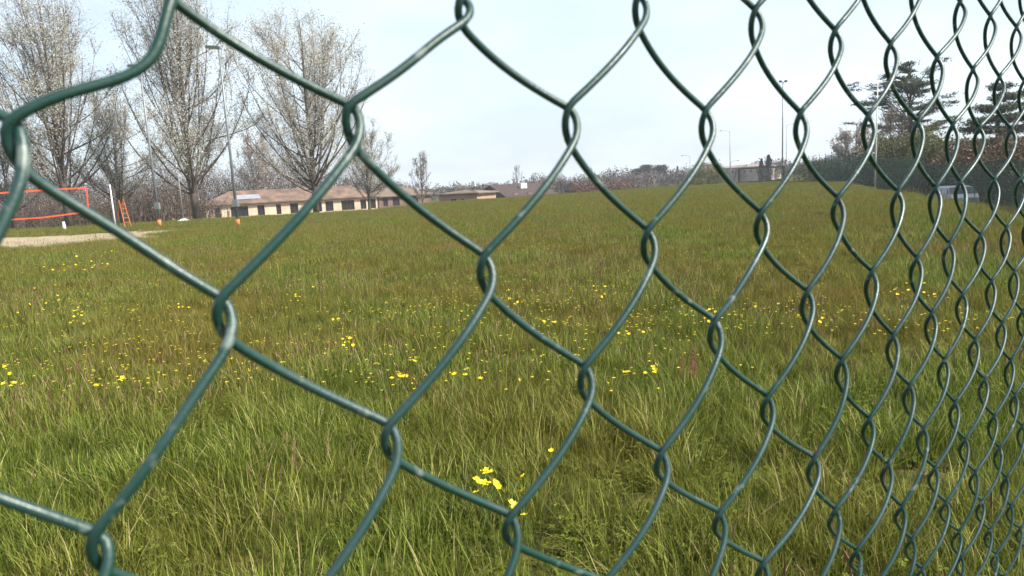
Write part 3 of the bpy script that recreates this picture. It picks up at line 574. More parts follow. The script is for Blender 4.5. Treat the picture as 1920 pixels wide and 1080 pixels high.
def h3x(root, ro, L, hgt):
    m = MB(); m.box((L*.72, 3.0, hgt+1.15), (.5, .5, .7)); m.build('chimney', white, ro)
house('red_house', 'reddish low house with flat brown roof right of the young tree', eP(822, 98), eP(893, 96), 7, -2.0, .66, .45, pinkw, tile2, [(.38, .9), (.62, .5)], win=(1, 1.1), sill=.7, extra=h3x)
house('white_shed', 'small pale roofed shed at the right end of the reddish low house', eP(897, 102), eP(915, 102), 3, -2.2, .0, .35, white, white, [(.5, .5)], win=(1, .8), over=.2, cat='shed')
def h4x(root, ro, L, hgt):
    for x in (.40, .47): 
        m = MB(); m.box((L*(x+.1), 2.2, hgt+1.5), (.55, .5, .9)); m.build('chimney', white, ro)
house('red_roofed_house', 'low house showing only a long dark red roof and white chimneys over the crest', eP(948, 112), eP(1036, 118), 8, -2.5, -.4, 1.9, brownw, mat('dark_red_roof', (.075, .052, .048), .9, (.055, .042, .04), 1.5), [(.2, .8), (.5, .8), (.8, .8)], hip=False, extra=h4x)
gr = base_at(1073, 112); g0 = empty('gabled_hut', gr, .15, 'small dark gabled hut peeping over the far edge of the field', 'hut')
m = MB(); m.box((0, 1.5, .9), (1.2, 3, 1.8)); m.build('wall', brownw, g0)
m = MB(); m.v += [(-.85, -.2, 1.6), (.85, -.2, 1.6), (0, -.2, 2.75), (-.85, 3.2, 1.6), (.85, 3.2, 1.6), (0, 3.2, 2.75)]
for f_ in ((0, 1, 2), (5, 4, 3), (0, 2, 5, 3), (1, 4, 5, 2), (0, 3, 4, 1)): m.f.append(f_); m.mi.append(0); m.c.append(.5)
m.build('roof', woodf, g0)
house('tan_roofed_house', 'low tan roofed house mostly hidden in brown scrub left of the second floodlight pole', eP(238, 88), eP(318, 88), 6, -1.9, .1, 1.2, pinkw, tile2, [(.5, .8)], hip=True)
# far buildings
far1 = mat('hazy_ochre_render', (.34, .29, .24), .9, (.29, .25, .21), .3); far2 = mat('hazy_grey_render', (.27, .26, .25), .9)
house('ochre_block', 'far ochre two storey building with shallow roof behind the black goal frame', eP(1340, 205), eP(1443, 195), 10, -2, 2.9, .7, far1, mat('hazy_brown_roof', (.26, .22, .2), .9), [(x/9, .6) for x in range(1, 9)], win=(1, .8), sill=3.2, cat='building')
house('ochre_tower_house', 'taller narrow far block at the left end of the ochre building, behind the bush', eP(1320, 214), eP(1346, 214), 8, -2, 4.5, .5, far1, far2, [(.3, .8), (.7, .8)], win=(1, 1.0), sill=4.6, cat='building', over=.2)
house('villa', 'far grey villa among round topped pines on the horizon', eP(1200, 240), eP(1252, 240), 9, -1, 4.6, 1.0, far2, mat('hazy_grey_roof', (.2, .18, .18), .9), [(x/6, 1.0) for x in range(1, 6)], win=(1, 1.6), sill=3.4)

# ------------------------------------------------------------------ evergreens and shrubs on the right
def leaf_mat(n_, a, b_, c_, tr=.2): return ramp_mat(n_, [(0, a), (.5, b_), (1, c_)], trans=tr)
needle = leaf_mat('cedar_needles', (.045, .058, .04), (.085, .105, .07), (.15, .17, .12), .15)
pine_l = leaf_mat('pine_needles', (.025, .032, .03), (.05, .062, .055), (.08, .09, .08), .05)
cyp_l = leaf_mat('cypress_leaves', (.012, .016, .016), (.025, .032, .03), (.04, .05, .045), .05)
yel_l = leaf_mat('yellow_green_leaves', (.06, .07, .015), (.15, .16, .035), (.27, .27, .07), .3)
olive_l = leaf_mat('olive_leaves', (.06, .062, .022), (.13, .135, .05), (.22, .22, .09), .25)
blos_l = leaf_mat('blossom', (.28, .22, .18), (.55, .48, .43), (.82, .78, .74), .35)
green_l = leaf_mat('dark_green_leaves', (.03, .05, .018), (.075, .105, .04), (.15, .18, .07), .2)
brown_l = leaf_mat('brown_hedge_leaves', (.06, .04, .025), (.13, .09, .055), (.2, .15, .085), .15)
def cedar(label, base, h, spread, tiers, droop, m=needle, top=.0):
    root = empty('cedar_tree', base, 0, label, 'cedar'); tk = MB(); cb = MB(); cb.cur = 0
    tk.tube([(0, 0, -.4), (.1, 0, h*.4), (0, .1, h*.75), (.08, 0, h*.99)], [h*.032, h*.024, h*.012, .02], 8)
    for i in range(tiers):
        f = .3+.7*i/(tiers-1); z = h*f; reach = spread*max(.3, 1-.75*((f-.3)/.7)**3)
        for k in range(5 if i < tiers-2 else 3):
            a = k*1.257+i*.9+rng.uniform(-.35, .35); L = reach*rng.uniform(.35, 1.15)
            rise = rng.uniform(.2, .85)*L*(1-droop)-droop*.25*L
            e = Vector((math.cos(a)*L, math.sin(a)*L, z+rise)); mid = Vector((e.x*.5, e.y*.5, z+rise*.7)); s0 = Vector((0, 0, z-.02*h))
            tk.tube([s0, mid, e], [.05+.06*(1-f), .045, .015], 4, False)
            for q in range(int(5+9*L/spread)):
                t = rng.uniform(.3, 1.06); c = s0.lerp(mid, t*2) if t < .5 else mid.lerp(e, (t-.5)*2)
                cc = (c.x+rng.gauss(0, .12*L), c.y+rng.gauss(0, .12*L), c.z+rng.uniform(-.05, .16)-droop*.25)
                crown_blob(cb, cc, .8, .8, .2+.25*droop, 80, .19, .45, flat=.9*(1-droop), shell=.2)
    tk.build('trunk', bark, root, smooth=True); cb.build('crown', m, root, attr=True); return root
cedar('large dark cedar with flat layered branches rising above the shrubs at the right', base_at(1703, 74), 11.7, 5.2, 10, 0.0)
cedar('smaller drooping cedar near the right edge beyond the brown hedge', base_at(1868, 58), 8.9, 3.0, 8, .6)
cedar('thin topped drooping cedar at the far right edge', base_at(1925, 60), 8.6, 2.4, 7, .7)
def shrub(name, label, px, D, h, rx, m, n_=2600, leaf=.13, tb=.5, dz=0, cat='shrub', group=None, ry=None, blobs=5):
    b0 = base_at(px, D, dz); root = empty(name, b0, 0, label, cat, group); tk = MB(); cb = MB()
    for k in range(7):
        a = rng.uniform(0, 6.28); q = rng.uniform(.2, .7)
        tk.tube([(0, 0, -.3), (math.cos(a)*rx*q*.5, math.sin(a)*rx*q*.4, h*.45), (math.cos(a)*rx*q, math.sin(a)*rx*q*.6, h*.9)], [.06, .035, .01], 4, False)
    ry = ry or rx*.7
    for k in range(blobs):
        t = k/max(1, blobs-1)-.5; zz = h*rng.uniform(.42, .62)
        crown_blob(cb, (t*rx*1.3, rng.gauss(0, ry*.2), zz), rx*rng.uniform(.42, .62), ry*.6, h-zz if k % 2 else (h-zz)*.85, n_//blobs, leaf, tb, shell=.5)
        crown_blob(cb, (t*rx*1.3, rng.gauss(0, ry*.2), h*.25), rx*.55, ry*.6, h*.3, n_//blobs//2, leaf, tb-.08, shell=.5, zmin=0)
    tk.build('branches', bark, root); cb.build('crown', m, root, attr=True); return root
bare_tree('blossoming_tree', 'small blossoming tree with whitish flowers left of the big cedar', base_at(1604, 80), 7.2, 3.2, 34, 8000, mats=(bark, blos_l), fork=.15, leafsize=.22, bias=.6, upright=.75)
bare_tree('bare_tree', 'reddish leafless tree standing in front of the big cedar', base_at(1668, 70), 8.2, 2.4, 30, 3200, mats=(bark, red_bud), fork=.2, leafsize=.1, bias=.5)
shrub('yellow_green_shrub', 'bright yellow green shrub under the right side of the big cedar', 1738, 66, 6.3, 1.9, yel_l, 6500, leaf=.24)
shrub('olive_shrub', 'broad olive shrub showing above the green screened fence below the cedar', 1690, 68, 5.8, 3.6, olive_l, 11000, leaf=.24)
shrub('olive_shrub', 'rounded olive shrub between the yellow green shrub and the brown hedge', 1776, 57, 5.2, 1.9, olive_l, 5500, tb=.45, leaf=.22)
shrub('green_hedge', 'dark green ivy covered hedge at the far end of the green fence', 1562, 86, 3.3, 4.2, green_l, 7000, cat='hedge', leaf=.17)
shrub('green_hedge', 'low dark hedge continuing behind the screened fence panels', 1635, 76, 3.5, 4.0, green_l, 6500, cat='hedge', leaf=.15, tb=.35)
shrub('brown_hedge', 'brown leaved hedge behind the fence, left one of the pair at the right', 1836, 50, 4.8, 3.4, brown_l, 11000, cat='hedge', leaf=.19)
shrub('brown_hedge', 'brown leaved hedge at the right edge of the view', 1935, 46, 4.7, 3.2, brown_l, 11000, cat='hedge', leaf=.19, tb=.58)
shrub('dark_hedge', 'dark hedge behind the middle of the screened fence', 1712, 63, 3.9, 4.0, green_l, 7500, cat='hedge', leaf=.12, tb=.3)
shrub('olive_shrub', 'large yellow brown bush at the crest in front of the ochre building', 1332, 118, 4.7, 3.1, olive_l, 4200, leaf=.25, tb=.62)
shrub('olive_shrub', 'low bush right of the cypress on the horizon', 1305, 112, 2.1, 1.7, olive_l, 900, leaf=.22, tb=.5)
def cypress(label, px, D, h, r):
    root = empty('cypress_tree', base_at(px, D), 0, label, 'cypress'); tk = MB(); cb = MB(); tk.tube([(0, 0, -.2), (0, 0, h*.5)], [.12, .06], 6)
    for k in range(9):
        t = k/8; crown_blob(cb, (rng.gauss(0, .05), rng.gauss(0, .05), h*(.12+.8*t)), r*(math.sin(math.pi*min(1, .25+.72*t))**.7), r*.8, h*.1, 420, .26, .45, shell=.2)
    tk.build('trunk', bark, root); cb.build('crown', cyp_l, root, attr=True)
cypress('dark narrow cypress on the horizon right of the grey villa', 1270, 225, 6.2, .85)
cypress('dark slim cypress seen through the black goal frame', 1427, 150, 5.6, .75)
cypress('thicker dark cypress on the right inside the goal frame', 1441, 150, 6.2, 1.25)
cypress('tiny cypress beside the villa, right of its facade', 1247, 236, 6.0, .8)
def pine(label, px, D, h, r):
    root = empty('umbrella_pine', base_at(px, D), 0, label, 'pine'); tk = MB(); cb = MB()
    tk.tube([(0, 0, -.2), (.1, 0, h*.5), (0, 0, h*.8)], [.25, .18, .12], 6)
    for k in range(5): tk.tube([(.05, 0, h*.6), (math.cos(k*1.3)*r*.6, math.sin(k*1.3)*r*.6, h*.82)], [.1, .05], 4, False)
    for k in range(6): crown_blob(cb, (math.cos(k)*r*.45, math.sin(k)*r*.45, h*.84), r*.62, r*.62, h*.15, 170, .45, .5, shell=.4)
    tk.build('trunk', bark, root); cb.build('crown', pine_l, root, attr=True)
pine('left round topped pine beside the grey villa', 1195, 228, 6.4, 2.4)
pine('middle round topped pine in front of the grey villa', 1212, 226, 7.6, 2.4)
pine('right round topped pine over the grey villa roof', 1240, 228, 7.2, 2.3)

# ------------------------------------------------------------------ poles, lamps, nets, goal, fence beyond, car
galv = mat('galvanised_steel', (.25, .265, .275), .5, (.19, .2, .21), 3, metal=.4)
orange = mat('orange_paint', (.62, .20, .06), .6, (.5, .16, .05), 5)
lampg = mat('lamp_housing', (.10, .11, .10), .5); lens = mat('lamp_glass', (.5, .5, .48), .2)
def pole(name, label, px, py0, py1, D, r, cat, head=None, obase=0, m=None, dz=None):
    """stands on the ground at distance D, as tall as the view shows"""
    b0 = base_at(px, D); top = at(px, py1, D); h = top.z-b0.z
    root = empty(name, b0, 0, label, cat); k = MB(); k.tube([(0, 0, obase-.001 if obase else -.1), (0, 0, h*.5), (0, 0, h)], [r, r*.85, r*.6], 10); k.build('pole', m or galv, root, smooth=True)
    if obase:
        k = MB(); k.tube([(0, 0, -.1), (0, 0, obase)], r*1.35, 12); k.build('painted_base', orange, root, smooth=True)
        k = MB(); k.box((0, 0, h*.13), (r*3.4, r*2.8, .4)); k.build('control_box', galv, root)
    if head == 'flood':
        k = MB(); k.box((-.3, 0, h+.02), (.72, .3, .13), Matrix.Rotation(.12, 3, 'Y').to_quaternion()); a = k.build('lamp_head', lampg, root)
        k = MB(); k.box((-.31, 0, h-.055), (.6, .24, .02), Matrix.Rotation(.12, 3, 'Y').to_quaternion()); k.build('lamp_glass', lens, a)
    if head in ('arm_l', 'arm_r'):
        s = -1 if head == 'arm_l' else 1; L = 1.3
        k = MB(); k.tube([(0, 0, h-.2), (s*.25, 0, h+.05), (s*L*.6, 0, h+.16), (s*L, 0, h+.18)], .035, 6); k.build('arm', galv, root)
        k = MB(); k.tube([(s*L, 0, h+.18), (s*(L+.25), 0, h+.2), (s*(L+.6), 0, h+.17)], [.05, .1, .05], 8); k.build('lamp_head', galv, root)
    if head == 'twin':
        k = MB(); k.box((0, 0, h), (1.1, .08, .08)); k.build('arm', galv, root)
        for s in (-.4, .4): k = MB(); k.box((s, -.08, h+.12), (.38, .22, .26), Matrix.Rotation(.4, 3, 'X').to_quaternion()); k.build('lamp_head', lampg, root)
    return root
pole('floodlight_pole', 'tall grey floodlight pole with orange base in front of the long cream house', 441, 425, 96, 39, .085, 'floodlight', 'flood', .35)
pole('floodlight_pole', 'tall grey floodlight pole with orange base, left one of the pair', 294, 428, 130, 43, .085, 'floodlight', 'flood', .4)
root = pole('thin_pole', 'thin unlit grey pole on a small white footing between the floodlight poles', 340, 415, 322, 53, .045, 'pole')
k = MB(); k.tube([(0, 0, 0), (0, 0, .16)], [.5, .12], 8); k.build('footing', white, root)
pole('lamp_pole', 'very tall lamp pole with twin heads above the black goal', 1467, 330, 157, 105, .12, 'lamp post', 'twin')
pole('street_lamp', 'street lamp with a short arm beside the tall twin headed pole', 1474, 330, 236, 128, .07, 'street lamp', 'arm_r')
pole('street_lamp', 'tall straight street lamp above the ochre building', 1369, 330, 247, 125, .085, 'street lamp', 'arm_l')
pole('street_lamp', 'low street lamp with long curved arm behind the ochre building', 1371, 330, 303, 160, .08, 'street lamp', 'arm_r')
pole('street_lamp', 'distant street lamp left of the yellow brown bush', 1294, 340, 293, 150, .07, 'street lamp', 'arm_l')
pole('lamp_pole', 'pale lamp pole with a square arm in front of the big cedar', 1642, 350, 160, 60, .06, 'lamp post', 'arm_r', m=white)

# volleyball net of the sand court
net_o = mat('orange_tape', (.78, .10, .04), .6); cord = mat('net_cord', (.07, .07, .07), .8)
net = empty('volleyball_net', base_at(165, 40), 0, 'slack volleyball net with bright orange tapes above the sand court', 'net')
nb = net.location
def W(px, py, D): return at(px, py, D)-nb
k = MB()
top = [W(-160, 377, 37), W(-60, 366, 38), W(0, 362, 38.5), W(80, 356.5, 39.2), W(162, 352, 40)]
bot = [W(-160, 428, 37), W(-60, 417, 38), W(0, 413, 38.5), W(80, 408, 39.2), W(150, 399, 40)]
def tape(pts, hh):
    m_ = MB()
    for a, b_ in zip(pts, pts[1:]):
        z = Vector((0, 0, hh/2)); n_ = Vector((0, .012, 0))
        for s in (-1, 1): m_.quad([a-z+n_*s, b_-z+n_*s, b_+z+n_*s, a+z+n_*s])
        m_.quad([a+z-n_, b_+z-n_, b_+z+n_, a+z+n_]); m_.quad([a-z-n_, b_-z-n_, b_-z+n_, a-z+n_])
    return m_
tape(top, .09).build('top_tape', net_o, net); tape(bot, .075).build('bottom_tape', net_o, net)
k = MB(); k.tube([W(162, 351, 40), W(164, 375, 40), W(165, 396, 40)], [.035, .035, .06], 4); k.build('side_tape', net_o, net)
k = MB(); k.tube([W(160, 396, 40), W(171, 396, 40)], .045, 4)
for i in range(46):
    t = i/46*3.999; j = int(t); a = top[j].lerp(top[j+1], t-j); b_ = bot[j].lerp(bot[j+1], t-j); k.tube([a, b_], .004, 3, False)
for i in range(1, 9): k.tube([a_.lerp(c_, i/9) for a_, c_ in zip(top, bot)], .004, 3, False)
k.tube([W(165, 394, 40), W(209, 393, 40)], .012, 4); k.tube([W(163, 352, 40), W(204, 348, 40)], .01, 4)
k.build('netting', cord, net)
pole('net_post', 'white volleyball post holding the right end of the orange net', 211, 430, 346, 41, .055, 'post', m=white)
pole('net_post', 'slim grey post just behind the white volleyball post', 217, 425, 351, 44, .03, 'post')
pole('short_post', 'short white post standing in the grass under the net', 115, 428, 416, 47, .12, 'post', m=white)
lad = empty('umpire_stand', base_at(228, 45), 1.15, 'narrow orange umpire stand like a stepladder beside the volleyball posts', 'umpire stand')
H_l = 1.75
for s in (-1, 1):
    k = MB(); k.tube([(s*.22, -.34, 0), (s*.16, 0, H_l)], .024, 6); k.build('leg', orange, lad)
    k = MB(); k.tube([(s*.22, .34, 0), (s*.16, .04, H_l)], .022, 6); k.build('leg', orange, lad)
for i in range(1, 6):
    t = i/6; k = MB(); k.box((0, -.34*(1-t), H_l*t), (.42-.1*t, .08, .025)); k.build('step', orange, lad)

# football goal
blk = mat('black_paint', (.02, .02, .022), .5); netm = mat('pale_net', (.5, .5, .5), .9)
gl = base_at(1386, 93); gr_ = base_at(1470, 94); ang = math.atan2((gr_-gl).y, (gr_-gl).x); gw = (gr_-gl).length
goal = empty('football_goal', gl, ang, 'black framed football goal standing on the far crest of the field', 'football goal')
for x in (0, gw):
    k = MB(); k.box((x, 0, .92), (.19, .19, 1.84)); k.build('post', blk, goal)
    k = MB(); k.tube([(x, .03, 1.8), (x, .8, 1.8), (x, 1.6, .05)], .03, 6); k.build('side_frame', blk, goal)
k = MB(); k.box((gw/2, 0, 1.84+.071), (gw+.19, .17, .15)); k.build('crossbar', blk, goal)
k = MB(); k.box((gw/2, .35, .12), (gw-.2, .12, .2)); k.build('ground_bar', blk, goal)
k = MB()
for i in range(25): x = gw*i/24; k.tube([(x, .8, 1.8), (x, 1.6, .05)], .006, 3, False)
for i in range(10): t = i/9; k.tube([(0, .8+.8*t, 1.8-1.75*t), (gw, .8+.8*t, 1.8-1.75*t)], .006, 3, False)
k.build('netting', netm, goal)

# green screened fence on the right side of the field
screen = bpy.data.materials.new('green_screen'); screen.use_nodes = True; n = screen.node_tree; b = n.nodes['Principled BSDF']
b.inputs['Base Color'].default_value = (.03, .065, .045, 1); b.inputs['Roughness'].default_value = .8
tb_ = n.nodes.new('ShaderNodeBsdfTransparent'); ms = n.nodes.new('ShaderNodeMixShader'); ms.inputs[0].default_value = .62
n.links.new(tb_.outputs[0], ms.inputs[1]); n.links.new(b.outputs[0], ms.inputs[2]); n.links.new(ms.outputs[0], n.nodes['Material Output'].inputs['Surface'])
F0, F1 = eP(1490, 92), eP(1960, 36)
F0 = Vector((F0.x, F0.y, 0)); F1 = Vector((F1.x, F1.y, 0)); NP = 23
f2 = empty('boundary_fence', (F0.x, F0.y, 0), 0, 'long green boundary fence with dark screening along the right side of the field', 'fence')
for i in range(NP+1):
    p = F0.lerp(F1, i/NP); p.z = gh(p.x, p.y); hh = 3.1; q = p-f2.location
    k = MB(); k.tube([(q.x, q.y, q.z-.2), (q.x, q.y, q.z+hh)], .025, 6); k.build('post', steel_g, f2)
    if i < NP and 3 <= i:
        p2 = F0.lerp(F1, (i+1)/NP); p2.z = gh(p2.x, p2.y); q2 = p2-f2.location; h2 = hh-.25-(.5 if i < 6 else 0); h3 = h2
        dd = (q2-q).normalized()*.06; nn_ = Vector((dd.y, -dd.x, 0)).normalized()*.01
        k = MB(); k.quad([q+dd+nn_, q2-dd+nn_, q2-dd+nn_+Vector((0, 0, h3)), q+dd+nn_+Vector((0, 0, h2))]); k.build('screen_panel', screen, f2)
for z in (.12, .5, .95):
    k = MB(); k.tube([F0.lerp(F1, i/NP)-f2.location+Vector((0, 0, gh(*F0.lerp(F1, i/NP).xy)+3.1*z)) for i in range(NP+1)], .012, 4, False); k.build('line_wire', steel_g, f2)

# parked car behind the fence
carp = mat('white_car_paint', (.28, .32, .36), .25, spec=.5); glassm = mat('car_glass', (.03, .035, .04), .1, spec=.6); tyre = mat('tyre', (.02, .02, .02), .9); rim = mat('rim', (.4, .4, .4), .3, metal=.8)
cp = eP(1786, 46); car = empty('parked_car', (cp.x, cp.y, gh(cp.x, cp.y)), R(78), 'pale parked car with only roof and windows showing over the grass before the screened fence', 'car')
car.location.z = at(1786, 348, 46).z-1.5
prof = [(-2.05, .35), (-2.1, .75), (-1.95, .98), (-1.5, 1.42), (-.9, 1.5), (.2, 1.49), (.85, 1.03), (1.7, .9), (2.05, .7), (2.08, .35)]
def extr(prof, w0, w1=None):
    m_ = MB(); nP = len(prof)
    for s in (-1, 1):
        for x, z in prof: ins = 0 if z < 1.0 else (z-1.0)*.3; m_.v.append((x, s*(w0-ins), z))
    m_.f.append(tuple(range(nP))[::-1]); m_.f.append(tuple(range(nP, 2*nP)))
    for i in range(nP): j = (i+1) % nP; m_.f.append((i, j, nP+j, nP+i))
    m_.mi = [0]*len(m_.f); m_.c = [.5]*len(m_.f); return m_
body = extr(prof, .84).build('body', carp, car)
bv = body.modifiers.new('bevel', 'BEVEL'); bv.width = .05; bv.segments = 2
for s in (-1, 1):
    for a_, b2 in (((-1.72, -1.35, -.62, -.62)), None) if False else (((-1.62, -1.32), (-.62, -.62)), ((-.52, -.52), (.62, .2))):
        yb, yt = s*(.84+.006), s*(.84-.11+.006)
        k = MB(); k.quad([(a_[0], yb, 1.03), (b2[0], yb, 1.03), (b2[1], yt, 1.38), (a_[1], yt, 1.38)]); k.quad([(a_[0], yb+s*.004, 1.03), (a_[1], yt+s*.004, 1.38), (b2[1], yt+s*.004, 1.38), (b2[0], yb+s*.004, 1.03)]); k.build('side_window', glassm, car)
    for x in (-1.3, 1.3):
        k = MB(); k.tube([(x, s*.68, .31), (x, s*.86, .31)], .31, 18); wo = k.build('wheel', tyre, car, smooth=False)
        k = MB(); k.tube([(x, s*.80, .31), (x, s*.872, .31)], .19, 12); k.build('rim', rim, wo)
k = MB(); k.quad([(.24, -.68, 1.475), (.84, -.80, 1.045), (.84, .80, 1.045), (.24, .68, 1.475)][::-1]); [v for v in k.v]
k.v = [(x+.008, y, z+.012) for x, y, z in k.v]; k.build('windscreen', glassm, car)
k = MB(); k.quad([(-1.52, -.7, 1.41), (-1.94, -.8, 1.0), (-1.94, .8, 1.0), (-1.52, .7, 1.41)]); k.v = [(x-.01, y, z+.008) for x, y, z in k.v]; k.build('rear_window', glassm, car)
for s in (-1, 1): k = MB(); k.box((2.06, s*.6, .68), (.06, .3, .13)); k.build('headlight', lens, car)
bush_ = shrub('low_shrub', 'small dark shrub at the right end of the parked car', 1826, 30, .9, .6, green_l, 600, leaf=.08)

# ------------------------------------------------------------------ yellow flowers
petal_m = mat('yellow_petal', (.86, .60, .015), .45, (.80, .66, .02), 40); stem_m = mat('flower_stem', (.10, .16, .04), .7); ctr_m = mat('flower_centre', (.6, .42, .02), .8)
def flower_meshes(k_):
    pm = MB(); cm = MB(); sm = MB(); n_ = 5
    for i in range(n_):
        a = i*2*math.pi/n_; c, s = math.cos(a), math.sin(a); c2_, s2 = -s, c
        def P(r, w_, z): return (c*r+c2_*w_, s*r+s2*w_, z)
        pm.quad([P(.0015, -.001, 0), P(.007, -.0052, .0015), P(.012, -.0045, .005), P(.0135, 0, .0062), P(.012, .0045, .005), P(.007, .0052, .0015), P(.0015, .001, 0)])
    cm.tube([(0, 0, -.001), (0, 0, .002), (0, 0, .0042)], [.0025, .0035, .0015], 6)
    return pm.mesh('petals', petal_m), cm.mesh('flower_centre', ctr_m)
PM, CMm = flower_meshes(0)
stems = []
for i in range(4):
    sm = MB(); lx, ly = rng.gauss(0, .02), rng.gauss(0, .02); sm.tube([(-lx, -ly, -.30), (-lx*.3, -ly*.3, -.14), (0, 0, 0)], [.0014, .0012, .001], 4, False); stems.append(sm.mesh('stem', stem_m))
sor_m = ramp_mat('sorrel_seeds', [(0, (.20, .05, .035)), (.5, (.34, .12, .08)), (1, (.45, .24, .14))], trans=.3)
proto = empty('buttercup', (0, 0, 0), 0, 'x', 'flower')
for nm, me in (('petals', PM), ('flower_centre', CMm), ('stem', stems[0])):
    o = bpy.data.objects.new(nm, me); col.objects.link(o); o.parent = proto
used = [False]
def ray_ground(px, py, z):
    d = at(px, py, 1)-Vector((0, 0, EYE)); t = (z-EYE)/d.z; return Vector((d.x*t, d.y*t, z))
def flower(px, py, label, group, zh=None, sc=1.0):
    zh = zh if zh is not None else rng.uniform(.2, .3); p = ray_ground(px, py, zh)
    p.z = gh(p.x, p.y)+zh
    if used[0]: o = copy_tree(proto); o.children[2].data = rng.choice(stems)
    else: o = proto; used[0] = True
    o.location = p; s = sc*rng.uniform(.85, 1.2); o.scale = (s, s, 1); o.rotation_euler = (rng.gauss(0, .3)+.25, rng.gauss(0, .3), rng.uniform(0, 6.28))
    o['label'] = label; o['category'] = 'flower'; o['group'] = group
near = [((912, 884), 'upper'), ((905, 888), 'upper'), ((921, 886), 'upper')]
G1 = 'yellow flowers bunched low in the middle of the view'
for (x, y) in ((904, 884), (912, 881), (919, 885), (911, 888)): flower(x, y, 'yellow buttercup at the top of the dense bunch low in the middle', G1+', top', .24, 1.15)
for (x, y) in ((893, 898), (898, 903), (907, 905), (911, 910), (918, 906), (928, 904), (931, 908), (924, 901), (903, 907)): flower(x, y, 'yellow buttercup in the lower row of the dense bunch low in the middle', G1+', lower row', .23, 1.2)
for (x, y), lb in (((893, 923), 'single yellow buttercup just below the dense bunch'), ((935, 913), 'small yellow buttercup at the right edge of the dense bunch'),
                   ((980, 893), 'yellow buttercup right of the dense bunch, beside the sloping wire'), ((971, 899), 'tiny yellow buttercup just left of the one beside the sloping wire'),
                   ((974, 922), 'faint yellow buttercup hanging halfway down the sloping wire'), ((960, 943), 'yellow buttercup right above the lowest middle wire knot'), ((966, 950), 'second yellow buttercup above the lowest middle wire knot'),
                   ((983, 966), 'lowest yellow buttercup, right of the lowest middle wire knot'), ((1034, 845), 'lone yellow buttercup higher up by the sloping wire right of the bunch')):
    flower(x, y, lb, 'yellow flowers around the dense bunch', .23, 1.25)
CL = [((14, 682), 15, 12, 7, 'at the left edge beneath the first wire', 1.1), ((16, 722), 18, 8, 7, 'at the left edge, lower group', 1.2), ((180, 722), 12, 3, 3, 'in open grass below the first wire', 1.1), ((228, 710), 4, 7, 3, 'right of the open grass group at left', 1),
      ((105, 568), 60, 30, 34, 'in the big patch at the upper left of the meadow', 1.1), ((145, 592), 18, 16, 12, 'on the right side of the big upper left patch', 1.1), ((246, 583), 10, 4, 5, 'between the big patch and the first wire knot', 1), ((338, 575), 18, 4, 7, 'left of the lowest left wire knot', 1), ((395, 548), 20, 5, 6, 'behind the lowest left wire knot', 1),
      ((160, 498), 75, 12, 30, 'in the far patch in front of the sand court', 1.7), ((190, 475), 60, 7, 16, 'along the near edge of the sand court', 1.8), ((560, 550), 30, 12, 10, 'midway across the field left of centre', 1.1), ((632, 600), 8, 4, 4, 'left of centre above the long wire', 1), ((652, 645), 14, 12, 8, 'just above the long wire left of centre', 1.1), ((704, 682), 18, 3, 3, 'left of the middle', 1.2),
      ((748, 706), 20, 7, 10, 'in the cluster right above the middle left knot', 1.2), ((778, 672), 10, 4, 4, 'above the cluster near the middle left knot', 1.1), ((860, 702), 20, 5, 6, 'below the curved middle wire', 1.2), ((898, 708), 4, 3, 2, 'just right of the curved middle wire', 1.2), ((1028, 600), 26, 10, 12, 'behind the upper middle wire', 1.05), ((1180, 697), 22, 5, 6, 'right of the centre knot', 1.1),
      ((1228, 692), 8, 9, 5, 'farther right of the centre knot', 1.1), ((1120, 545), 30, 12, 10, 'in the middle distance right of centre', 1.1), ((960, 560), 30, 26, 12, 'in the middle distance at centre', 1.0), ((1190, 625), 40, 14, 10, 'under the right centre wires', 1), ((1330, 590), 30, 24, 8, 'behind the right centre knot', 1), ((1500, 600), 60, 30, 8, 'among the right hand wires', 1), ((1700, 545), 60, 18, 14, 'behind the close set wires at the right', 1.1)]
ORD = ['leftmost', 'second from the left', 'third from the left', 'fourth from the left', 'fifth from the left', 'sixth from the left', 'seventh from the left', 'eighth from the left', 'ninth from the left', 'tenth from the left']
for (cx, cy), sx_, sy_, nn, lb, sc in CL:
    ps = sorted((cx+rng.gauss(0, sx_*.55), cy+rng.gauss(0, sy_*.55)) for _ in range(nn))
    for i, (px, py) in enumerate(ps):
        if nn <= 10: l_ = 'buttercup, '+(ORD[i] if i < nn-1 else 'rightmost')+' of those '+lb.replace('in the middle distance ', 'midfield ').replace('between the big patch and the first wire knot', 'left of the first wire knot').replace('farther right of', 'well right of')
        else: l_ = 'small yellow buttercup '+lb
        flower(px, py, l_, 'yellow flowers '+lb, None, sc)
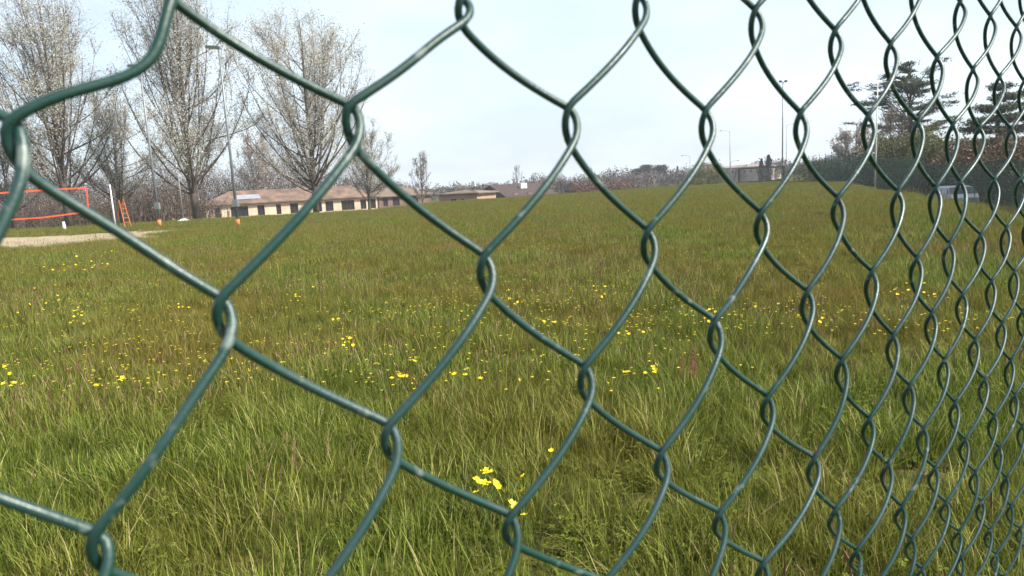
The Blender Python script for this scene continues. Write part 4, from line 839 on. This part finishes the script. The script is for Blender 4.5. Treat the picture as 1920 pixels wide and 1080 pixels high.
# red seeded sorrel plants
for px, py, lb, nst in ((1288, 698, 'reddish sorrel plant with dark pink seed heads right of the centre wires', 16), (148, 640, 'dull red sorrel plant below the big patch of yellow flowers at left', 10), (1632, 610, 'small rusty sorrel plant seen through the right hand wires', 8)):
    p = ray_ground(px, py, .15); p.z = gh(p.x, p.y); sr = empty('sorrel_plant', p, 0, lb, 'plant')
    k1, k2 = MB(), MB()
    for i in range(nst):
        x, y = rng.gauss(0, .05), rng.gauss(0, .05); h = rng.uniform(.16, .34); k1.tube([(x*.4, y*.4, 0), (x*.8, y*.8, h*.6), (x, y, h)], .0016, 3, False)
        for q in range(34): zz = h*rng.uniform(.45, 1.02); a = rng.uniform(0, 6.28); r0 = .010*rng.random(); k2.quad([(x*.9+r0*math.cos(a), y*.9+r0*math.sin(a), zz), (x*.9+r0*math.cos(a)+.005, y*.9+r0*math.sin(a), zz+.003), (x*.9+r0*math.cos(a)+.001, y*.9+r0*math.sin(a)+.004, zz+.007)], rng.random())
    k1.build('stem', stem_m, sr); tag(k2.build('seed_head', sor_m, sr, attr=True), kind='stuff')
# the many tiny ones farther out
mb = MB()
for i in range(3700):
    px = rng.triangular(-300, 1960, 200) if rng.random() < .6 else rng.uniform(-40, 1960); py = 420+200*rng.random()**1.3
    if i > 3000: py = 560+170*rng.random()**1.5; px = rng.triangular(-40, 1500, 150)
    if py < 345-.0524*(px-960)+34: continue
    p = ray_ground(px, py, .22)
    if patch(p.x, p.y, .3, 22.) < .02 and rng.random() < .75: continue
    z = gh(p.x, p.y)+rng.uniform(.18, .28); s = rng.uniform(.008, .013)*(1 if p.y < 14 else 1.35); t0 = rng.uniform(0, 1)
    for k_ in range(5):
        a = k_*1.257+t0; c, s2 = math.cos(a), math.sin(a); mb.quad([(p.x, p.y, z), (p.x+s*(c*.8-s2*.35), p.y+s*(s2*.8+c*.35), z+s*.3), (p.x+s*c, p.y+s*s2, z+s*.42), (p.x+s*(c*.8+s2*.35), p.y+s*(s2*.8-c*.35), z+s*.3)])
tag(mb.build('yellow_flowers', petal_m), 'scattered tiny yellow flowers over the middle and far parts of the meadow', 'flowers', kind='stuff')

# thin spring haze
hm = bpy.data.materials.new('haze'); hm.use_nodes = True; n = hm.node_tree; n.nodes.remove(n.nodes['Principled BSDF'])
pv = n.nodes.new('ShaderNodeVolumePrincipled'); pv.inputs['Color'].default_value = (.9, .94, 1, 1); pv.inputs['Density'].default_value = .0005
n.links.new(pv.outputs[0], n.nodes['Material Output'].inputs['Volume'])
mb = MB(); mb.box((0, 0, 14), (3200, 3200, 36)); tag(mb.build('haze', hm), 'thin pale haze over the whole field', 'haze', kind='stuff')
